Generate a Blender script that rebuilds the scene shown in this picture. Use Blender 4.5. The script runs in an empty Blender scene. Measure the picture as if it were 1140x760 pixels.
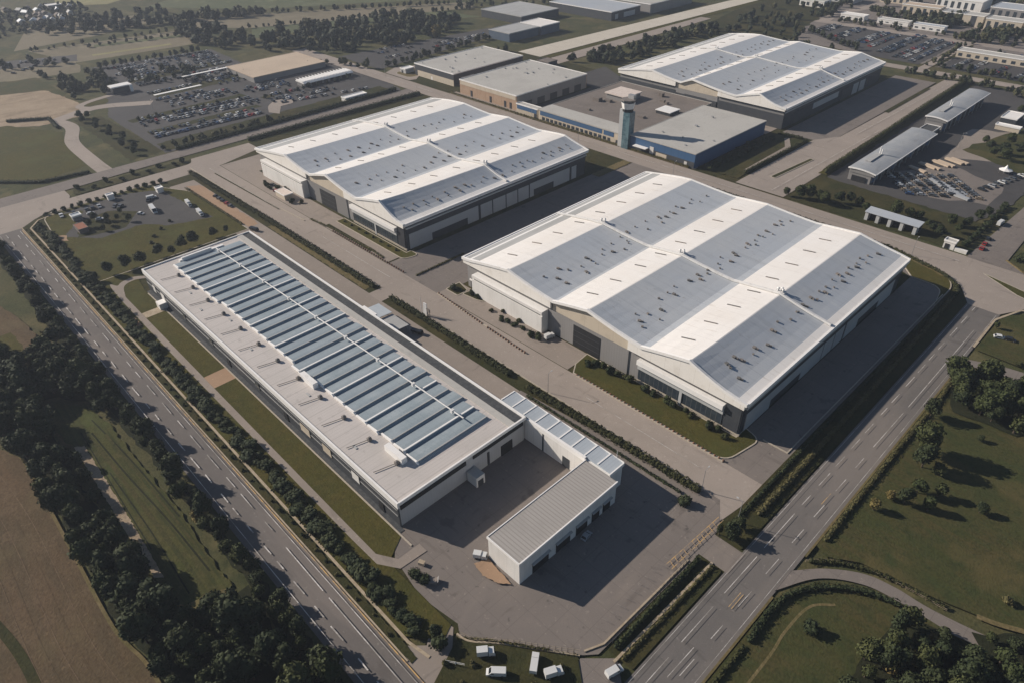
import bpy, math, random
import numpy as np
from mathutils import Vector, Matrix
random.seed(7); rng = np.random.default_rng(7)
R = math.radians
sc = bpy.context.scene
COL = sc.collection

# ------------------------------------------------------------------ materials
def mat(name, base, layers=(), rough=.85, metal=0., spec=.3, bump=None):
    """layers: ('n',scale,lo,hi,colour,strength[,(sx,sy,sz)]) noise; ('s',axis,period,width,colour,strength) stripes; ('r',colour,strength) per object"""
    m = bpy.data.materials.new(name); m.use_nodes = True
    nt = m.node_tree; N = nt.nodes; L = nt.links
    bs = N['Principled BSDF']
    bs.inputs['Roughness'].default_value = rough
    bs.inputs['Metallic'].default_value = metal
    bs.inputs['Specular IOR Level'].default_value = spec
    tc = N.new('ShaderNodeTexCoord'); co = tc.outputs['Object']
    rgb = N.new('ShaderNodeRGB'); rgb.outputs[0].default_value = (*base, 1); cur = rgb.outputs[0]
    def math_(op, a, b=None):
        n = N.new('ShaderNodeMath'); n.operation = op
        for i, v in enumerate((a, b)):
            if v is None: continue
            if isinstance(v, (int, float)): n.inputs[i].default_value = v
            else: L.new(v, n.inputs[i])
        return n.outputs[0]
    for ly in layers:
        if ly[0] == 'n':
            _, sca, lo, hi, colr, st = ly[:6]
            src = co
            if len(ly) > 6:
                vm = N.new('ShaderNodeVectorMath'); vm.operation = 'MULTIPLY'
                L.new(co, vm.inputs[0]); vm.inputs[1].default_value = ly[6]; src = vm.outputs[0]
            nz = N.new('ShaderNodeTexNoise'); nz.inputs['Scale'].default_value = sca
            nz.inputs['Detail'].default_value = 5; nz.inputs['Roughness'].default_value = .6
            L.new(src, nz.inputs['Vector'])
            mr = N.new('ShaderNodeMapRange'); mr.interpolation_type = 'SMOOTHSTEP'
            mr.inputs['From Min'].default_value = lo; mr.inputs['From Max'].default_value = hi
            mr.inputs['To Max'].default_value = st
            L.new(nz.outputs['Fac'], mr.inputs['Value']); fac = mr.outputs[0]
        elif ly[0] == 's':
            _, ax, per, wid, colr, st = ly
            sx = N.new('ShaderNodeSeparateXYZ'); L.new(co, sx.inputs[0])
            f = math_('FRACT', math_('DIVIDE', sx.outputs[ax], per))
            fac = math_('MULTIPLY', math_('LESS_THAN', f, wid / per), st)
        else:
            _, colr, st = ly
            oi = N.new('ShaderNodeObjectInfo'); fac = math_('MULTIPLY', oi.outputs['Random'], st)
        mx = N.new('ShaderNodeMix'); mx.data_type = 'RGBA'
        L.new(fac, mx.inputs[0]); L.new(cur, mx.inputs[6]); mx.inputs[7].default_value = (*colr, 1)
        cur = mx.outputs[2]
    L.new(cur, bs.inputs['Base Color'])
    if bump:
        sca, st = bump
        nz = N.new('ShaderNodeTexNoise'); nz.inputs['Scale'].default_value = sca; nz.inputs['Detail'].default_value = 4
        L.new(co, nz.inputs['Vector'])
        b = N.new('ShaderNodeBump'); b.inputs['Strength'].default_value = st; b.inputs['Distance'].default_value = .3
        L.new(nz.outputs['Fac'], b.inputs['Height']); L.new(b.outputs[0], bs.inputs['Normal'])
    return m

def grassmat(name, a, b, c, s=1., rows=None, extra=()):
    ly = [('n', .02*s, .35, .65, b, .8), ('n', .12*s, .45, .7, c, .6), ('n', 1.1, .4, .7, tuple(v*.5 for v in a), .55)]
    ly += [('n', .045, .52, .66, tuple(v*1.35 for v in b), .55), ('n', .6, .6, .72, tuple(v*1.4 for v in c), .4), ('n', .25, .58, .7, tuple(v*.6 for v in c), .45)]
    if rows: ly.insert(1, rows)
    return mat(name, a, ly + list(extra), .95, spec=.1, bump=(1.6, .5))
def pavemat(name, a, d, l, s=1., extra=()):
    return mat(name, a, [('n', .035*s, .4, .68, d, .6), ('n', .16*s, .5, .72, l, .45), ('n', .5, .55, .75, d, .4),
                         ('n', 3., .4, .75, tuple(v*.7 for v in a), .5), ('n', .011, .42, .6, d, .45), ('n', .9, .62, .7, tuple(v*1.25 for v in l), .5), ('n', .3, .6, .72, tuple(v*.55 for v in a), .5, (1, .25, 1)), ('n', .22, .6, .68, tuple(v*.6 for v in a), .45, (.22, 1, 1))] + list(extra), .9, spec=.2)
MT = {}
MT['ground'] = grassmat('rough_grassland', (.062, .068, .028), (.11, .092, .045), (.035, .045, .022))
MT['lawn'] = grassmat('lawn_grass', (.074, .066, .017), (.054, .057, .017), (.092, .074, .022), 2)
MT['lawn_dark'] = grassmat('dark_grass', (.040, .043, .016), (.058, .048, .019), (.026, .032, .014), 2)  # darker mix than the lawn grass
MT['meadow'] = grassmat('meadow_grass', (.055, .058, .021), (.078, .062, .026), (.036, .050, .019), 1.3, ('n', .5, .45, .6, (.05, .06, .02), .5, (.12, 1, 1)))
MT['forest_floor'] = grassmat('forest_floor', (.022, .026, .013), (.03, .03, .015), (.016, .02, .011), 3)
MT['soil'] = grassmat('ploughed_field', (.125, .084, .05), (.09, .07, .038), (.145, .103, .063), .9, ('n', .35, .42, .6, (.085, .066, .04), .55, (.12, 1, 1)))
MT['strip'] = grassmat('striped_field', (.074, .070, .024), (.054, .066, .021), (.095, .08, .033), 1, ('n', .5, .45, .6, (.034, .042, .016), .8, (.04, 1.2, 1)))
MT['tanfield'] = grassmat('stubble_field', (.36, .28, .20), (.29, .225, .155), (.42, .335, .24), .6, ('n', .12, .48, .6, (.17, .13, .085), .5, (1, .15, 1)))
MT['stubble'] = grassmat('worn_soil', (.15, .105, .068), (.12, .085, .05), (.17, .125, .08))
MT['farm1'] = grassmat('pale_farmland', (.21, .18, .125), (.17, .15, .10), (.235, .20, .14), .5)
MT['farm2'] = grassmat('green_farmland', (.10, .115, .06), (.12, .125, .065), (.08, .095, .05), .5)
MT['farm3'] = grassmat('yellow_farmland', (.26, .24, .12), (.23, .21, .11), (.28, .26, .14), .5)
MT['verge'] = grassmat('dry_verge', (.16, .125, .06), (.10, .088, .036), (.2, .155, .085), 4)
MT['sand'] = pavemat('sandy_ground', (.36, .24, .155), (.30, .20, .13), (.42, .30, .2))
MT['hwy'] = pavemat('highway_asphalt', (.158, .14, .128), (.13, .118, .11), (.21, .19, .17), 1, [('n', .06, .5, .66, (.24, .205, .18), .5, (.15, 1, 1))])
MT['hwyY'] = pavemat('highway_asphalt_worn', (.16, .145, .133), (.12, .112, .106), (.195, .175, .16), 1, [('n', .06, .5, .66, (.225, .195, .17), .5, (1, .15, 1))])
MT['road'] = pavemat('service_road', (.335, .285, .245), (.27, .232, .20), (.385, .335, .29))
MT['yard'] = pavemat('yard_asphalt', (.205, .178, .158), (.165, .144, .13), (.25, .213, .185), 1, [('s', 0, 7.5, .14, (.11, .095, .085), .5), ('s', 1, 7.5, .14, (.11, .095, .085), .5), ('n', .13, .6, .68, (.10, .088, .08), .55), ('n', .35, .64, .7, (.065, .06, .056), .6), ('n', .05, .55, .7, (.26, .22, .185), .5, (1, .3, 1))])
MT['lane'] = pavemat('old_concrete', (.30, .255, .218), (.235, .20, .17), (.35, .30, .255))
MT['lot'] = pavemat('dark_car_park_asphalt', (.078, .074, .072), (.055, .053, .054), (.10, .093, .087))
MT['runway'] = pavemat('pale_concrete_road', (.58, .53, .45), (.5, .45, .37), (.64, .6, .52))
MT['kerb'] = mat('kerb_concrete', (.42, .37, .30), [('n', 1.5, .4, .7, (.28, .24, .19), .7)], .9)
MT['paleline'] = mat('gravel_footpath', (.40, .33, .24), [('n', .8, .4, .7, (.26, .2, .13), .7)], .95)
MT['white_paint'] = mat('worn_white_paint', (.62, .59, .56), [('n', .16, .42, .62, (.21, .19, .17), .85), ('n', 1.2, .45, .7, (.24, .22, .2), .8)], .8)
MT['faint_paint'] = mat('faded_paint', (.26, .235, .21), [('n', .5, .4, .65, (.19, .168, .15), .8)], .8)
MT['orange_paint'] = mat('worn_orange_paint', (.55, .35, .14), [('n', .5, .4, .62, (.23, .19, .155), .9)], .8)
# buildings
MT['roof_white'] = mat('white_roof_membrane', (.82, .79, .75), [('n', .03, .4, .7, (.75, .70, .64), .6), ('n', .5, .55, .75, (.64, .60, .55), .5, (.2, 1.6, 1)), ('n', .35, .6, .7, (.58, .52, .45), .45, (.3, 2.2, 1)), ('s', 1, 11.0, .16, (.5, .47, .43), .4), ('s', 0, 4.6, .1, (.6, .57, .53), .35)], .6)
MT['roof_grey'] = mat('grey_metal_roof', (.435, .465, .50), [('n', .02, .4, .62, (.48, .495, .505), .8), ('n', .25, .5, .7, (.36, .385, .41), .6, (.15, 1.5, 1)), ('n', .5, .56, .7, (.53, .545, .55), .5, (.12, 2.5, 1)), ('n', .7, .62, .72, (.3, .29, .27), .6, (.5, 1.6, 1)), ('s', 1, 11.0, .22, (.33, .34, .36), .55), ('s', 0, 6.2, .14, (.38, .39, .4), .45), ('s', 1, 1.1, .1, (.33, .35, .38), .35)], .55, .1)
MT['shed_roof'] = mat('weathered_shed_roof', (.31, .325, .34), [('s', 1, 3.2, .2, (.22, .23, .24), .6), ('n', .1, .4, .65, (.38, .385, .385), .7), ('n', .5, .55, .7, (.24, .24, .24), .5, (1, .2, 1))], .6)
MT['roof_gutter'] = mat('grey_roof_gutter', (.40, .40, .39), [('n', .2, .4, .7, (.3, .3, .29), .6, (1, .2, 1))], .7)
MT['trim'] = mat('white_metal_trim', (.82, .80, .77), [('n', .4, .5, .75, (.66, .63, .58), .5)], .5)
MT['fascia'] = mat('cream_fascia_panel', (.80, .765, .71), [('s', 0, 6., .12, (.5, .46, .4), .5), ('n', .2, .5, .75, (.6, .55, .48), .5)], .65)
MT['panel_light'] = mat('light_grey_cladding', (.46, .465, .46), [('s', 0, 1., .08, (.34, .34, .34), .5), ('s', 1, 1., .08, (.34, .34, .34), .5), ('n', .12, .45, .7, (.38, .375, .37), .5)], .6)
MT['panel_white'] = mat('white_cladding', (.72, .70, .665), [('s', 0, 3., .1, (.45, .44, .42), .5), ('s', 1, 3., .1, (.45, .44, .42), .5), ('n', .2, .45, .72, (.53, .51, .47), .5, (1, 1, .3))], .6)
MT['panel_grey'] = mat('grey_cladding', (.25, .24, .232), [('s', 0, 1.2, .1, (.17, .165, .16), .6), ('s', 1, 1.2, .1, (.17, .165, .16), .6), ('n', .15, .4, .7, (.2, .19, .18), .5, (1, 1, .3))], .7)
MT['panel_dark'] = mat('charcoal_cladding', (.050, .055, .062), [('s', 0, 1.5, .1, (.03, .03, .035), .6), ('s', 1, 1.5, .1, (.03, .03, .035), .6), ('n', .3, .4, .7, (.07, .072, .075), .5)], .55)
MT['black'] = mat('dark_recess', (.018, .019, .021), [('n', .6, .4, .7, (.03, .03, .032), .6)], .7)
MT['glass'] = mat('dark_window_glass', (.03, .04, .05), [('s', 0, 2., .14, (.16, .16, .16), .7), ('n', .5, .4, .7, (.06, .075, .09), .5)], .12, spec=.6)
MT['sky_glass'] = mat('rooflight_glazing', (.25, .295, .318), [('s', 1, 2.4, .18, (.2, .235, .255), .5), ('s', 0, 1.6, .14, (.22, .26, .28), .4), ('n', .12, .4, .68, (.33, .37, .39), .7), ('n', 1.1, .5, .72, (.18, .23, .26), .45), ('r', (.25, .29, .32), .5)], .35, spec=.4)
MT['cyan_glass'] = mat('cyan_tower_glass', (.07, .125, .15), [('s', 2, 3., .3, (.03, .07, .09), .8), ('s', 0, 1.7, .14, (.04, .09, .11), .7), ('n', .2, .42, .6, (.15, .235, .26), .7)], .25, spec=.5)
MT['blue'] = mat('blue_cladding', (.045, .105, .21), [('s', 0, 5., .15, (.03, .06, .12), .6), ('s', 1, 5., .15, (.03, .06, .12), .6), ('n', .15, .4, .7, (.07, .125, .21), .5)], .5)
MT['slate'] = mat('slate_blue_cladding', (.07, .10, .14), [('s', 0, 4., .15, (.05, .07, .1), .6), ('n', .15, .4, .7, (.1, .13, .17), .5)], .6)
MT['brick'] = mat('orange_brick_wall', (.40, .285, .20), [('s', 2, .9, .12, (.30, .2, .13), .5), ('s', 0, 9., .3, (.24, .16, .11), .6), ('n', .3, .4, .7, (.32, .2, .13), .5)], .9)
MT['cream'] = mat('cream_render', (.52, .45, .355), [('n', .3, .45, .7, (.4, .34, .26), .5), ('s', 0, 7., .15, (.33, .28, .22), .5)], .85)
MT['flatroof'] = mat('pale_grey_flat_roof', (.45, .435, .40), [('n', .05, .4, .7, (.38, .365, .335), .7), ('n', .4, .55, .75, (.3, .29, .27), .5), ('s', 0, 8., .12, (.34, .33, .31), .4)], .85)
MT['brownroof'] = mat('brown_gravel_roof', (.175, .15, .132), [('n', .06, .4, .7, (.135, .116, .102), .8), ('n', .15, .55, .68, (.22, .19, .165), .6), ('n', 1., .45, .7, (.25, .21, .18), .4)], .95)
MT['tanroof'] = mat('tan_flat_roof', (.50, .40, .30), [('n', .05, .4, .7, (.42, .335, .25), .7), ('n', .4, .55, .7, (.56, .47, .37), .5), ('s', 0, 9., .3, (.4, .32, .24), .5)], .9)
MT['corr'] = mat('corrugated_grey_roof', (.37, .345, .318), [('s', 1, 1.15, .32, (.25, .23, .21), .7), ('n', .12, .45, .7, (.31, .29, .265), .6), ('n', .3, .6, .75, (.3, .27, .24), .5, (.2, 1, 1))], .6)
MT['corrX'] = mat('corrugated_pale_roof', (.52, .48, .45), [('s', 0, 4.9, .35, (.36, .335, .31), .6), ('s', 0, 1.3, .2, (.42, .39, .365), .5), ('n', .06, .42, .7, (.44, .41, .38), .7), ('n', .4, .58, .75, (.34, .31, .285), .6)], .7)
MT['strip_roof'] = mat('ribbed_blue_grey_roof', (.46, .50, .53), [('s', 0, 1.1, .14, (.34, .38, .41), .5), ('n', .15, .45, .7, (.38, .42, .45), .6)], .5)
MT['strip_dark'] = mat('dark_gravel_gutter', (.052, .056, .06), [('n', .9, .4, .65, (.085, .088, .09), .8)], .9)
MT['vent'] = mat('dark_vent_metal', (.13, .128, .125), [('r', (.26, .22, .19), .8)], .7)
MT['steel'] = mat('galvanised_steel', (.42, .42, .42), [('n', 2., .4, .7, (.3, .3, .3), .5)], .5, .5)
MT['pipe'] = mat('white_pipe', (.70, .69, .67), [('n', .6, .5, .7, (.5, .48, .45), .6)], .6)
MT['pinkroof'] = mat('pale_pink_roof', (.66, .575, .51), [('n', .5, .4, .7, (.5, .4, .34), .5)], .8)
MT['bollard'] = mat('brown_post', (.20, .10, .065), [('r', (.15, .10, .07), .8)], .9)
MT['trunk'] = mat('bark', (.085, .065, .048), [('n', 3., .4, .7, (.05, .04, .03), .7)], .95)
def leafmat(name, a, b, c):
    m = mat(name, a, [('r', b, .75), ('n', .35, .42, .62, c, .7), ('n', 1.6, .45, .7, tuple(v*.5 for v in a), .5)], .75, spec=.15)
    return m
MT['leaf_dark'] = leafmat('dark_foliage', (.031, .042, .018), (.052, .060, .024), (.020, .029, .014))
MT['leaf_mid'] = leafmat('green_foliage', (.048, .062, .022), (.075, .078, .028), (.033, .044, .018))
MT['leaf_dry'] = leafmat('yellowing_foliage', (.20, .15, .055), (.15, .125, .045), (.1, .085, .032))
MT['hedge'] = leafmat('hedge_foliage', (.045, .049, .017), (.056, .055, .02), (.026, .032, .013))
MT['hedge_dry'] = leafmat('dry_hedge_foliage', (.115, .10, .042), (.1, .092, .036), (.058, .058, .025))
MT['tyre'] = mat('black_rubber', (.015, .015, .015), (), .9)
MT['carglass'] = mat('tinted_glass', (.015, .018, .022), (), .08, spec=.6)
for n_, c_ in dict(white=(.66, .66, .64), silver=(.38, .39, .4), grey=(.10, .105, .11), black=(.02, .021, .023), blue=(.03, .07, .17), red=(.3, .03, .025), tan=(.34, .27, .19)).items():
    MT['paint_'+n_] = mat('car_paint_'+n_, c_, [('n', .8, .5, .8, tuple(v*.85 for v in c_), .4)], .3, .1, .5)

# ------------------------------------------------------------------ mesh builder
class B:
    def __init__(s): s.v = []; s.f = []; s.m = []
    def face(s, pts, mi=0):
        n = len(s.v); s.v += [tuple(p) for p in pts]; s.f.append(tuple(range(n, n+len(pts)))); s.m.append(mi); return s
    def box(s, x0, y0, z0, x1, y1, z1, mi=0, top=None):
        n = len(s.v)
        s.v += [(x0,y0,z0),(x1,y0,z0),(x1,y1,z0),(x0,y1,z0),(x0,y0,z1),(x1,y0,z1),(x1,y1,z1),(x0,y1,z1)]
        for k, q in enumerate(((0,3,2,1),(4,5,6,7),(0,1,5,4),(1,2,6,5),(2,3,7,6),(3,0,4,7))):
            s.f.append(tuple(n+i for i in q)); s.m.append(top if (k == 1 and top is not None) else mi)
        return s
    def prism(s, pts, z0, z1, mi=0, top=None):
        k = len(pts); n = len(s.v)
        s.v += [(p[0], p[1], z0) for p in pts] + [(p[0], p[1], z1) for p in pts]
        s.f.append(tuple(n+k+i for i in range(k))); s.m.append(mi if top is None else top)
        s.f.append(tuple(n+k-1-i for i in range(k))); s.m.append(mi)
        for i in range(k):
            j = (i+1) % k; s.f.append((n+i, n+j, n+k+j, n+k+i)); s.m.append(mi)
        return s
    def sweep(s, prof, y0, y1, mi=0, axis='y'):
        """closed profile of (a,z) extruded along the other axis"""
        k = len(prof); n = len(s.v)
        for y in (y0, y1):
            s.v += [((a, y, z) if axis == 'y' else (y, a, z)) for a, z in prof]
        s.f.append(tuple(n+i for i in range(k))); s.f.append(tuple(n+2*k-1-i for i in range(k))); s.m += [mi, mi]
        for i in range(k):
            j = (i+1) % k; s.f.append((n+i, n+k+i, n+k+j, n+j)); s.m.append(mi)
        return s
    def cyl(s, x, y, z0, z1, r, n=10, r2=None, mi=0):
        r2 = r if r2 is None else r2; b = len(s.v)
        for z, rr in ((z0, r), (z1, r2)):
            s.v += [(x+rr*math.cos(2*math.pi*i/n), y+rr*math.sin(2*math.pi*i/n), z) for i in range(n)]
        for i in range(n):
            j = (i+1) % n; s.f.append((b+i, b+j, b+n+j, b+n+i)); s.m.append(mi)
        s.f.append(tuple(b+n+i for i in range(n))); s.f.append(tuple(b+n-1-i for i in range(n))); s.m += [mi, mi]
        return s
    def tube(s, a, b_, r0, r1, n=6, mi=0):
        a = Vector(a); b_ = Vector(b_); d = (b_-a).normalized()
        u = d.orthogonal().normalized(); w = d.cross(u); k = len(s.v)
        for p, r in ((a, r0), (b_, r1)):
            s.v += [tuple(p + u*(r*math.cos(2*math.pi*i/n)) + w*(r*math.sin(2*math.pi*i/n))) for i in range(n)]
        for i in range(n):
            j = (i+1) % n; s.f.append((k+i, k+j, k+n+j, k+n+i)); s.m.append(mi)
        s.f.append(tuple(k+n+i for i in range(n))); s.f.append(tuple(k+n-1-i for i in range(n))); s.m += [mi, mi]
        return s
    def mesh(s, name, mats):
        me = bpy.data.meshes.new(name); me.from_pydata(s.v, [], s.f)
        for m in mats: me.materials.append(MT[m] if isinstance(m, str) else m)
        me.polygons.foreach_set('material_index', s.m); me.update(); return me
    def build(s, name, mats, parent=None, loc=None):
        if not isinstance(mats, (list, tuple)): mats = [mats]
        o = bpy.data.objects.new(name, s.mesh(name, mats)); COL.objects.link(o)
        if parent: o.parent = parent
        if loc: o.location = loc
        return o

def tag(o, label=None, cat=None, group=None, kind=None):
    if label: o['label'] = label
    if cat: o['category'] = cat
    if group: o['group'] = group
    if kind: o['kind'] = kind
    return o
def thing(name, label, cat, group=None, loc=(0, 0, 0), rz=0):
    o = bpy.data.objects.new(name, None); COL.objects.link(o); o.location = loc; o.rotation_euler = (0, 0, rz)
    o.empty_display_size = .5
    return tag(o, label, cat, group)
def copy_thing(src, loc, rz=0, sca=1., label=None, group=None):
    c = src.copy(); COL.objects.link(c); c.location = loc; c.rotation_euler = (0, 0, rz); c.scale = (sca,)*3 if isinstance(sca, (int, float)) else sca
    if label: c['label'] = label
    if group: c['group'] = group
    for ch in src.children:
        d = ch.copy(); COL.objects.link(d); d.parent = c
        for g in ch.children:
            e = g.copy(); COL.objects.link(e); e.parent = d
    return c

# ------------------------------------------------------------------ ground sheets
SURF = []; ZC = [0.0]
def inside(x, y, pts):
    r = False; j = len(pts)-1
    for i in range(len(pts)):
        xi, yi = pts[i][:2]; xj, yj = pts[j][:2]
        if (yi > y) != (yj > y) and x < (xj-xi)*(y-yi)/(yj-yi)+xi: r = not r
        j = i
    return r
def zat(x, y):
    z = 0.
    for pts, zz, bb in SURF:
        if bb[0] <= x <= bb[1] and bb[2] <= y <= bb[3] and zz > z and inside(x, y, pts): z = zz
    return z
def fillet(pts, n=6):
    out = []; k = len(pts)
    for i in range(k):
        p = pts[i]
        if len(p) < 3 or not p[2]: out.append(tuple(p[:2])); continue
        a = Vector(pts[i-1][:2]); b = Vector(p[:2]); c = Vector(pts[(i+1) % k][:2])
        r = min(p[2], (a-b).length*.48, (c-b).length*.48)
        s = b+(a-b).normalized()*r; e = b+(c-b).normalized()*r
        for t in range(n+1):
            u = t/n; q = s*(1-u)**2+b*2*u*(1-u)+e*u*u; out.append((q.x, q.y))
    return out
def rect(x0, y0, x1, y1, r=0): return [(x0, y0, r), (x1, y0, r), (x1, y1, r), (x0, y1, r)]
def sheet(name, pts, m, jitter=0, dz=.006, kerb=False, raise_=0.):
    pts = fillet(pts)
    if jitter:
        o = []
        for i, p in enumerate(pts):
            q = pts[(i+1) % len(pts)]; L = math.dist(p, q); n = max(1, int(L/(jitter*4)))
            for t in range(n):
                u = t/n; o.append((p[0]+(q[0]-p[0])*u+random.uniform(-jitter, jitter), p[1]+(q[1]-p[1])*u+random.uniform(-jitter, jitter)))
        pts = o
    ZC[0] += dz; z = ZC[0]
    b = B()
    if raise_: b.prism(pts, -.05, z+raise_); z += raise_
    else: b.face([(p[0], p[1], z) for p in pts])
    o = b.build(name, m); tag(o, kind='structure')
    xs = [p[0] for p in pts]; ys = [p[1] for p in pts]
    SURF.append((pts, z, (min(xs), max(xs), min(ys), max(ys))))
    if kerb:
        edge('kerb', pts+[pts[0]], .45, z+.03, 'kerb')
    return o
def offset(path, w, closed=False):
    L = []; Rr = []; n = len(path)
    for i in range(n):
        a = Vector(path[max(i-1, 0)][:2]); c = Vector(path[min(i+1, n-1)][:2]); b = Vector(path[i][:2])
        if closed and i in (0, n-1): a = Vector(path[-2][:2]); c = Vector(path[1][:2])
        d1 = (b-a).normalized() if (b-a).length > 1e-6 else None; d2 = (c-b).normalized() if (c-b).length > 1e-6 else None
        d = ((d1 or d2)+(d2 or d1)); d = d.normalized() if d.length > 1e-6 else (d1 or d2)
        nrm = Vector((-d.y, d.x)); k = 1/max(.5, nrm.dot(Vector((-(d1 or d2).y, (d1 or d2).x))))
        L.append(b+nrm*(w/2*k)); Rr.append(b-nrm*(w/2*k))
    return L, Rr
def edge(name, path, w, top, m, bottom=-.05):
    """a low raised strip along a path (kerb, edging)"""
    cl = math.dist(path[0][:2], path[-1][:2]) < .01
    L, Rr = offset(path, w, cl); b = B()
    for i in range(len(path)-1):
        p, q, r, s = L[i], L[i+1], Rr[i+1], Rr[i]
        b.face([(s.x, s.y, top), (r.x, r.y, top), (q.x, q.y, top), (p.x, p.y, top)])
        b.face([(p.x, p.y, bottom), (p.x, p.y, top), (q.x, q.y, top), (q.x, q.y, bottom)])
        b.face([(s.x, s.y, bottom), (r.x, r.y, bottom), (r.x, r.y, top), (s.x, s.y, top)])
    return tag(b.build(name, m), kind='structure')
def curve(pts, n=8):
    """smooth a polyline (Catmull-Rom)"""
    P = [Vector(p[:2]) for p in pts]; P = [2*P[0]-P[1]]+P+[2*P[-1]-P[-2]]; o = []
    for i in range(1, len(P)-2):
        for t in range(n):
            u = t/n; a, b, c, d = P[i-1:i+3]
            q = .5*((2*b)+(c-a)*u+(2*a-5*b+4*c-d)*u*u+(3*b-a-3*c+d)*u**3); o.append((q.x, q.y))
    o.append(tuple(P[-2])); return o
def ribbon(name, path, w, m, dz=.006):
    L, Rr = offset(path, w)
    return sheet(name, [tuple(p) for p in L]+[tuple(p) for p in reversed(Rr)], m, dz=dz)

g = B(); g.face([(-3600, -1600, 0), (900, -1600, 0), (900, 3600, 0), (-3600, 3600, 0)]); tag(g.build('ground', 'ground'), kind='structure')
# far farmland, upper left
sheet('field', [(-1000,330),(-880,420),(-740,640),(-830,800),(-1200,600)], 'farm2')
sheet('field', [(-885,335),(-858,400),(-720,614),(-684,600),(-787,363),(-838,320)], 'farm1')
sheet('field', [(-787,363),(-700,560),(-640,570),(-718,440),(-740,340)], 'farm2')
sheet('field', [(-1160,270),(-1086,340),(-1060,304),(-1100,255)], 'farm3')
sheet('field', [(-980,190),(-960,300),(-905,300),(-880,230),(-870,150)], 'farm1')
sheet('field', [(-860,160),(-838,300),(-760,312),(-775,180)], 'farm1')
sheet('field', [(-838,215),(-815,300),(-802,300),(-826,212)], 'farm2')
sheet('field', [(-797,200),(-784,272),(-777,271),(-790,199)], 'farm3')
sheet('field', [(-850,90),(-808,190),(-780,181),(-815,70)], 'lot', jitter=1)
sheet('field', [(-808,100),(-781,181),(-735,170),(-771,60)], 'farm1', jitter=2)
sheet('field', [(-754,80),(-747,137),(-652,141),(-646,128),(-700,100)], 'meadow', jitter=1)
sheet('field', [(-735,40),(-697,131),(-637,140),(-603,136),(-600,100),(-638,60)], 'tanfield', jitter=1)
sheet('field', [(-640,0),(-620,84),(-582,104),(-575,108),(-494,98),(-488,76),(-505,45),(-520,0)], 'lawn', jitter=1)
sheet('shrub_ground', [(-596,122),(-481,122),(-483,145),(-590,140)], 'lawn_dark', jitter=1)
# lots
sheet('car_park', [(-745,182),(-729,290),(-640,285),(-598,345),(-530,346),(-478,336),(-478,143),(-584,143),(-655,165)], 'lot', jitter=.6)
for a in ((-566,150,-557,240),(-530,150,-522,235),(-500,146,-482,330),(-545,246,-539,330),(-625,188,-606,280),(-680,190,-664,280)):
    sheet('grass_strip', rect(*a), 'lawn_dark', jitter=.8)
ribbon('access_path', curve([(-604,112),(-612,128),(-616,142),(-612,156),(-604,168),(-596,180)]), 11, 'road')
sheet('traffic_island', [(-632,142,4),(-624,140,3),(-622,156,3),(-634,160,4)], 'lawn')
ribbon('access_path', curve([(-616,142),(-626,136),(-634,142),(-640,158),(-644,178)]), 6, 'road')
sheet('plaza', [(-636,160),(-614,172),(-618,190),(-640,186)], 'lot')
ribbon('access_road', curve([(-606,112),(-580,116),(-545,106),(-500,104),(-470,104)]), 9, 'road')
sheet('gravel_yard', [(-640,282),(-560,250),(-520,262),(-520,335),(-600,345)], 'lot', jitter=1)
sheet('access_path', curve([(-505,232),(-520,240),(-528,252),(-520,262)])+[(-512,256),(-512,246),(-496,236)], 'road')
sheet('rear_yard', [(-608,360),(-600,440),(-590,535),(-560,521),(-542,360)], 'lot', jitter=1)
# far side, upper right
sheet('industrial_ground', [(-400,700),(-420,1000),(-100,1100),(40,1000),(0,690),(-190,690)], 'yard', jitter=2)
sheet('car_park', [(-335,740),(-335,792),(-205,800),(-205,686),(-250,690)], 'lot', jitter=1)
sheet('car_park', [(-190,690),(-192,740),(-60,735),(-60,686)], 'lot', jitter=1)
sheet('grass_strip', [(-203,686),(-203,800),(-193,800),(-190,690)], 'lawn_dark', jitter=1)
ribbon('access_road', [(-198,670),(-199,800)], 7, 'road')
ribbon('access_road', [(-420,795),(-345,796),(-150,797),(60,790)], 14, 'road')
ribbon('access_road', curve([(-345,800),(-350,840),(-340,900),(-330,1000)]), 12, 'road')
ribbon('cross_road', [(-240,668),(-120,672),(80,670)], 13, 'road')
sheet('grass_strip', [(-420,650),(-480,1000),(-390,1000),(-345,760),(-330,700)], 'lawn_dark', jitter=2)
sheet('works_yard', [(-150,398),(-68,398),(-62,430),(-58,520),(-60,655),(-150,655)], 'lot', jitter=1)
sheet('dirt_patch', [(-124,436),(-98,412),(-72,424),(-70,455),(-104,470)], 'yard', jitter=2)
sheet('dirt_patch', [(-112,480),(-118,545),(-80,560),(-74,500)], 'lane', jitter=2)
sheet('meadow', [(-150,357),(-62,359),(-62,398),(-152,400)], 'lawn_dark', jitter=.8)
sheet('grass_strip', [(-110,500),(-66,480),(-64,560),(-84,600)], 'meadow', jitter=2)
# main estate base
sheet('estate_grass', [(-455,150),(-455,340),(-190,340),(-45,336),(-44,100),(-90,50),(-430,46)], 'lawn_dark')
sheet('estate_grass', [(-530,357),(-530,480),(-440,490),(-150,470),(-150,357)], 'lawn_dark')
# pale concrete road behind the brick warehouses
sheet('concrete_road', [(-495,486),(-480,830),(-472,870),(-455,870),(-466,500),(-466,486)], 'runway')
sheet('grass_strip', [(-465,486),(-455,850),(-446,850),(-457,486)], 'lawn')
sheet('concrete_road', [(-456,480),(-453,730),(-440,730),(-437,480)], 'road')
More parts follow.
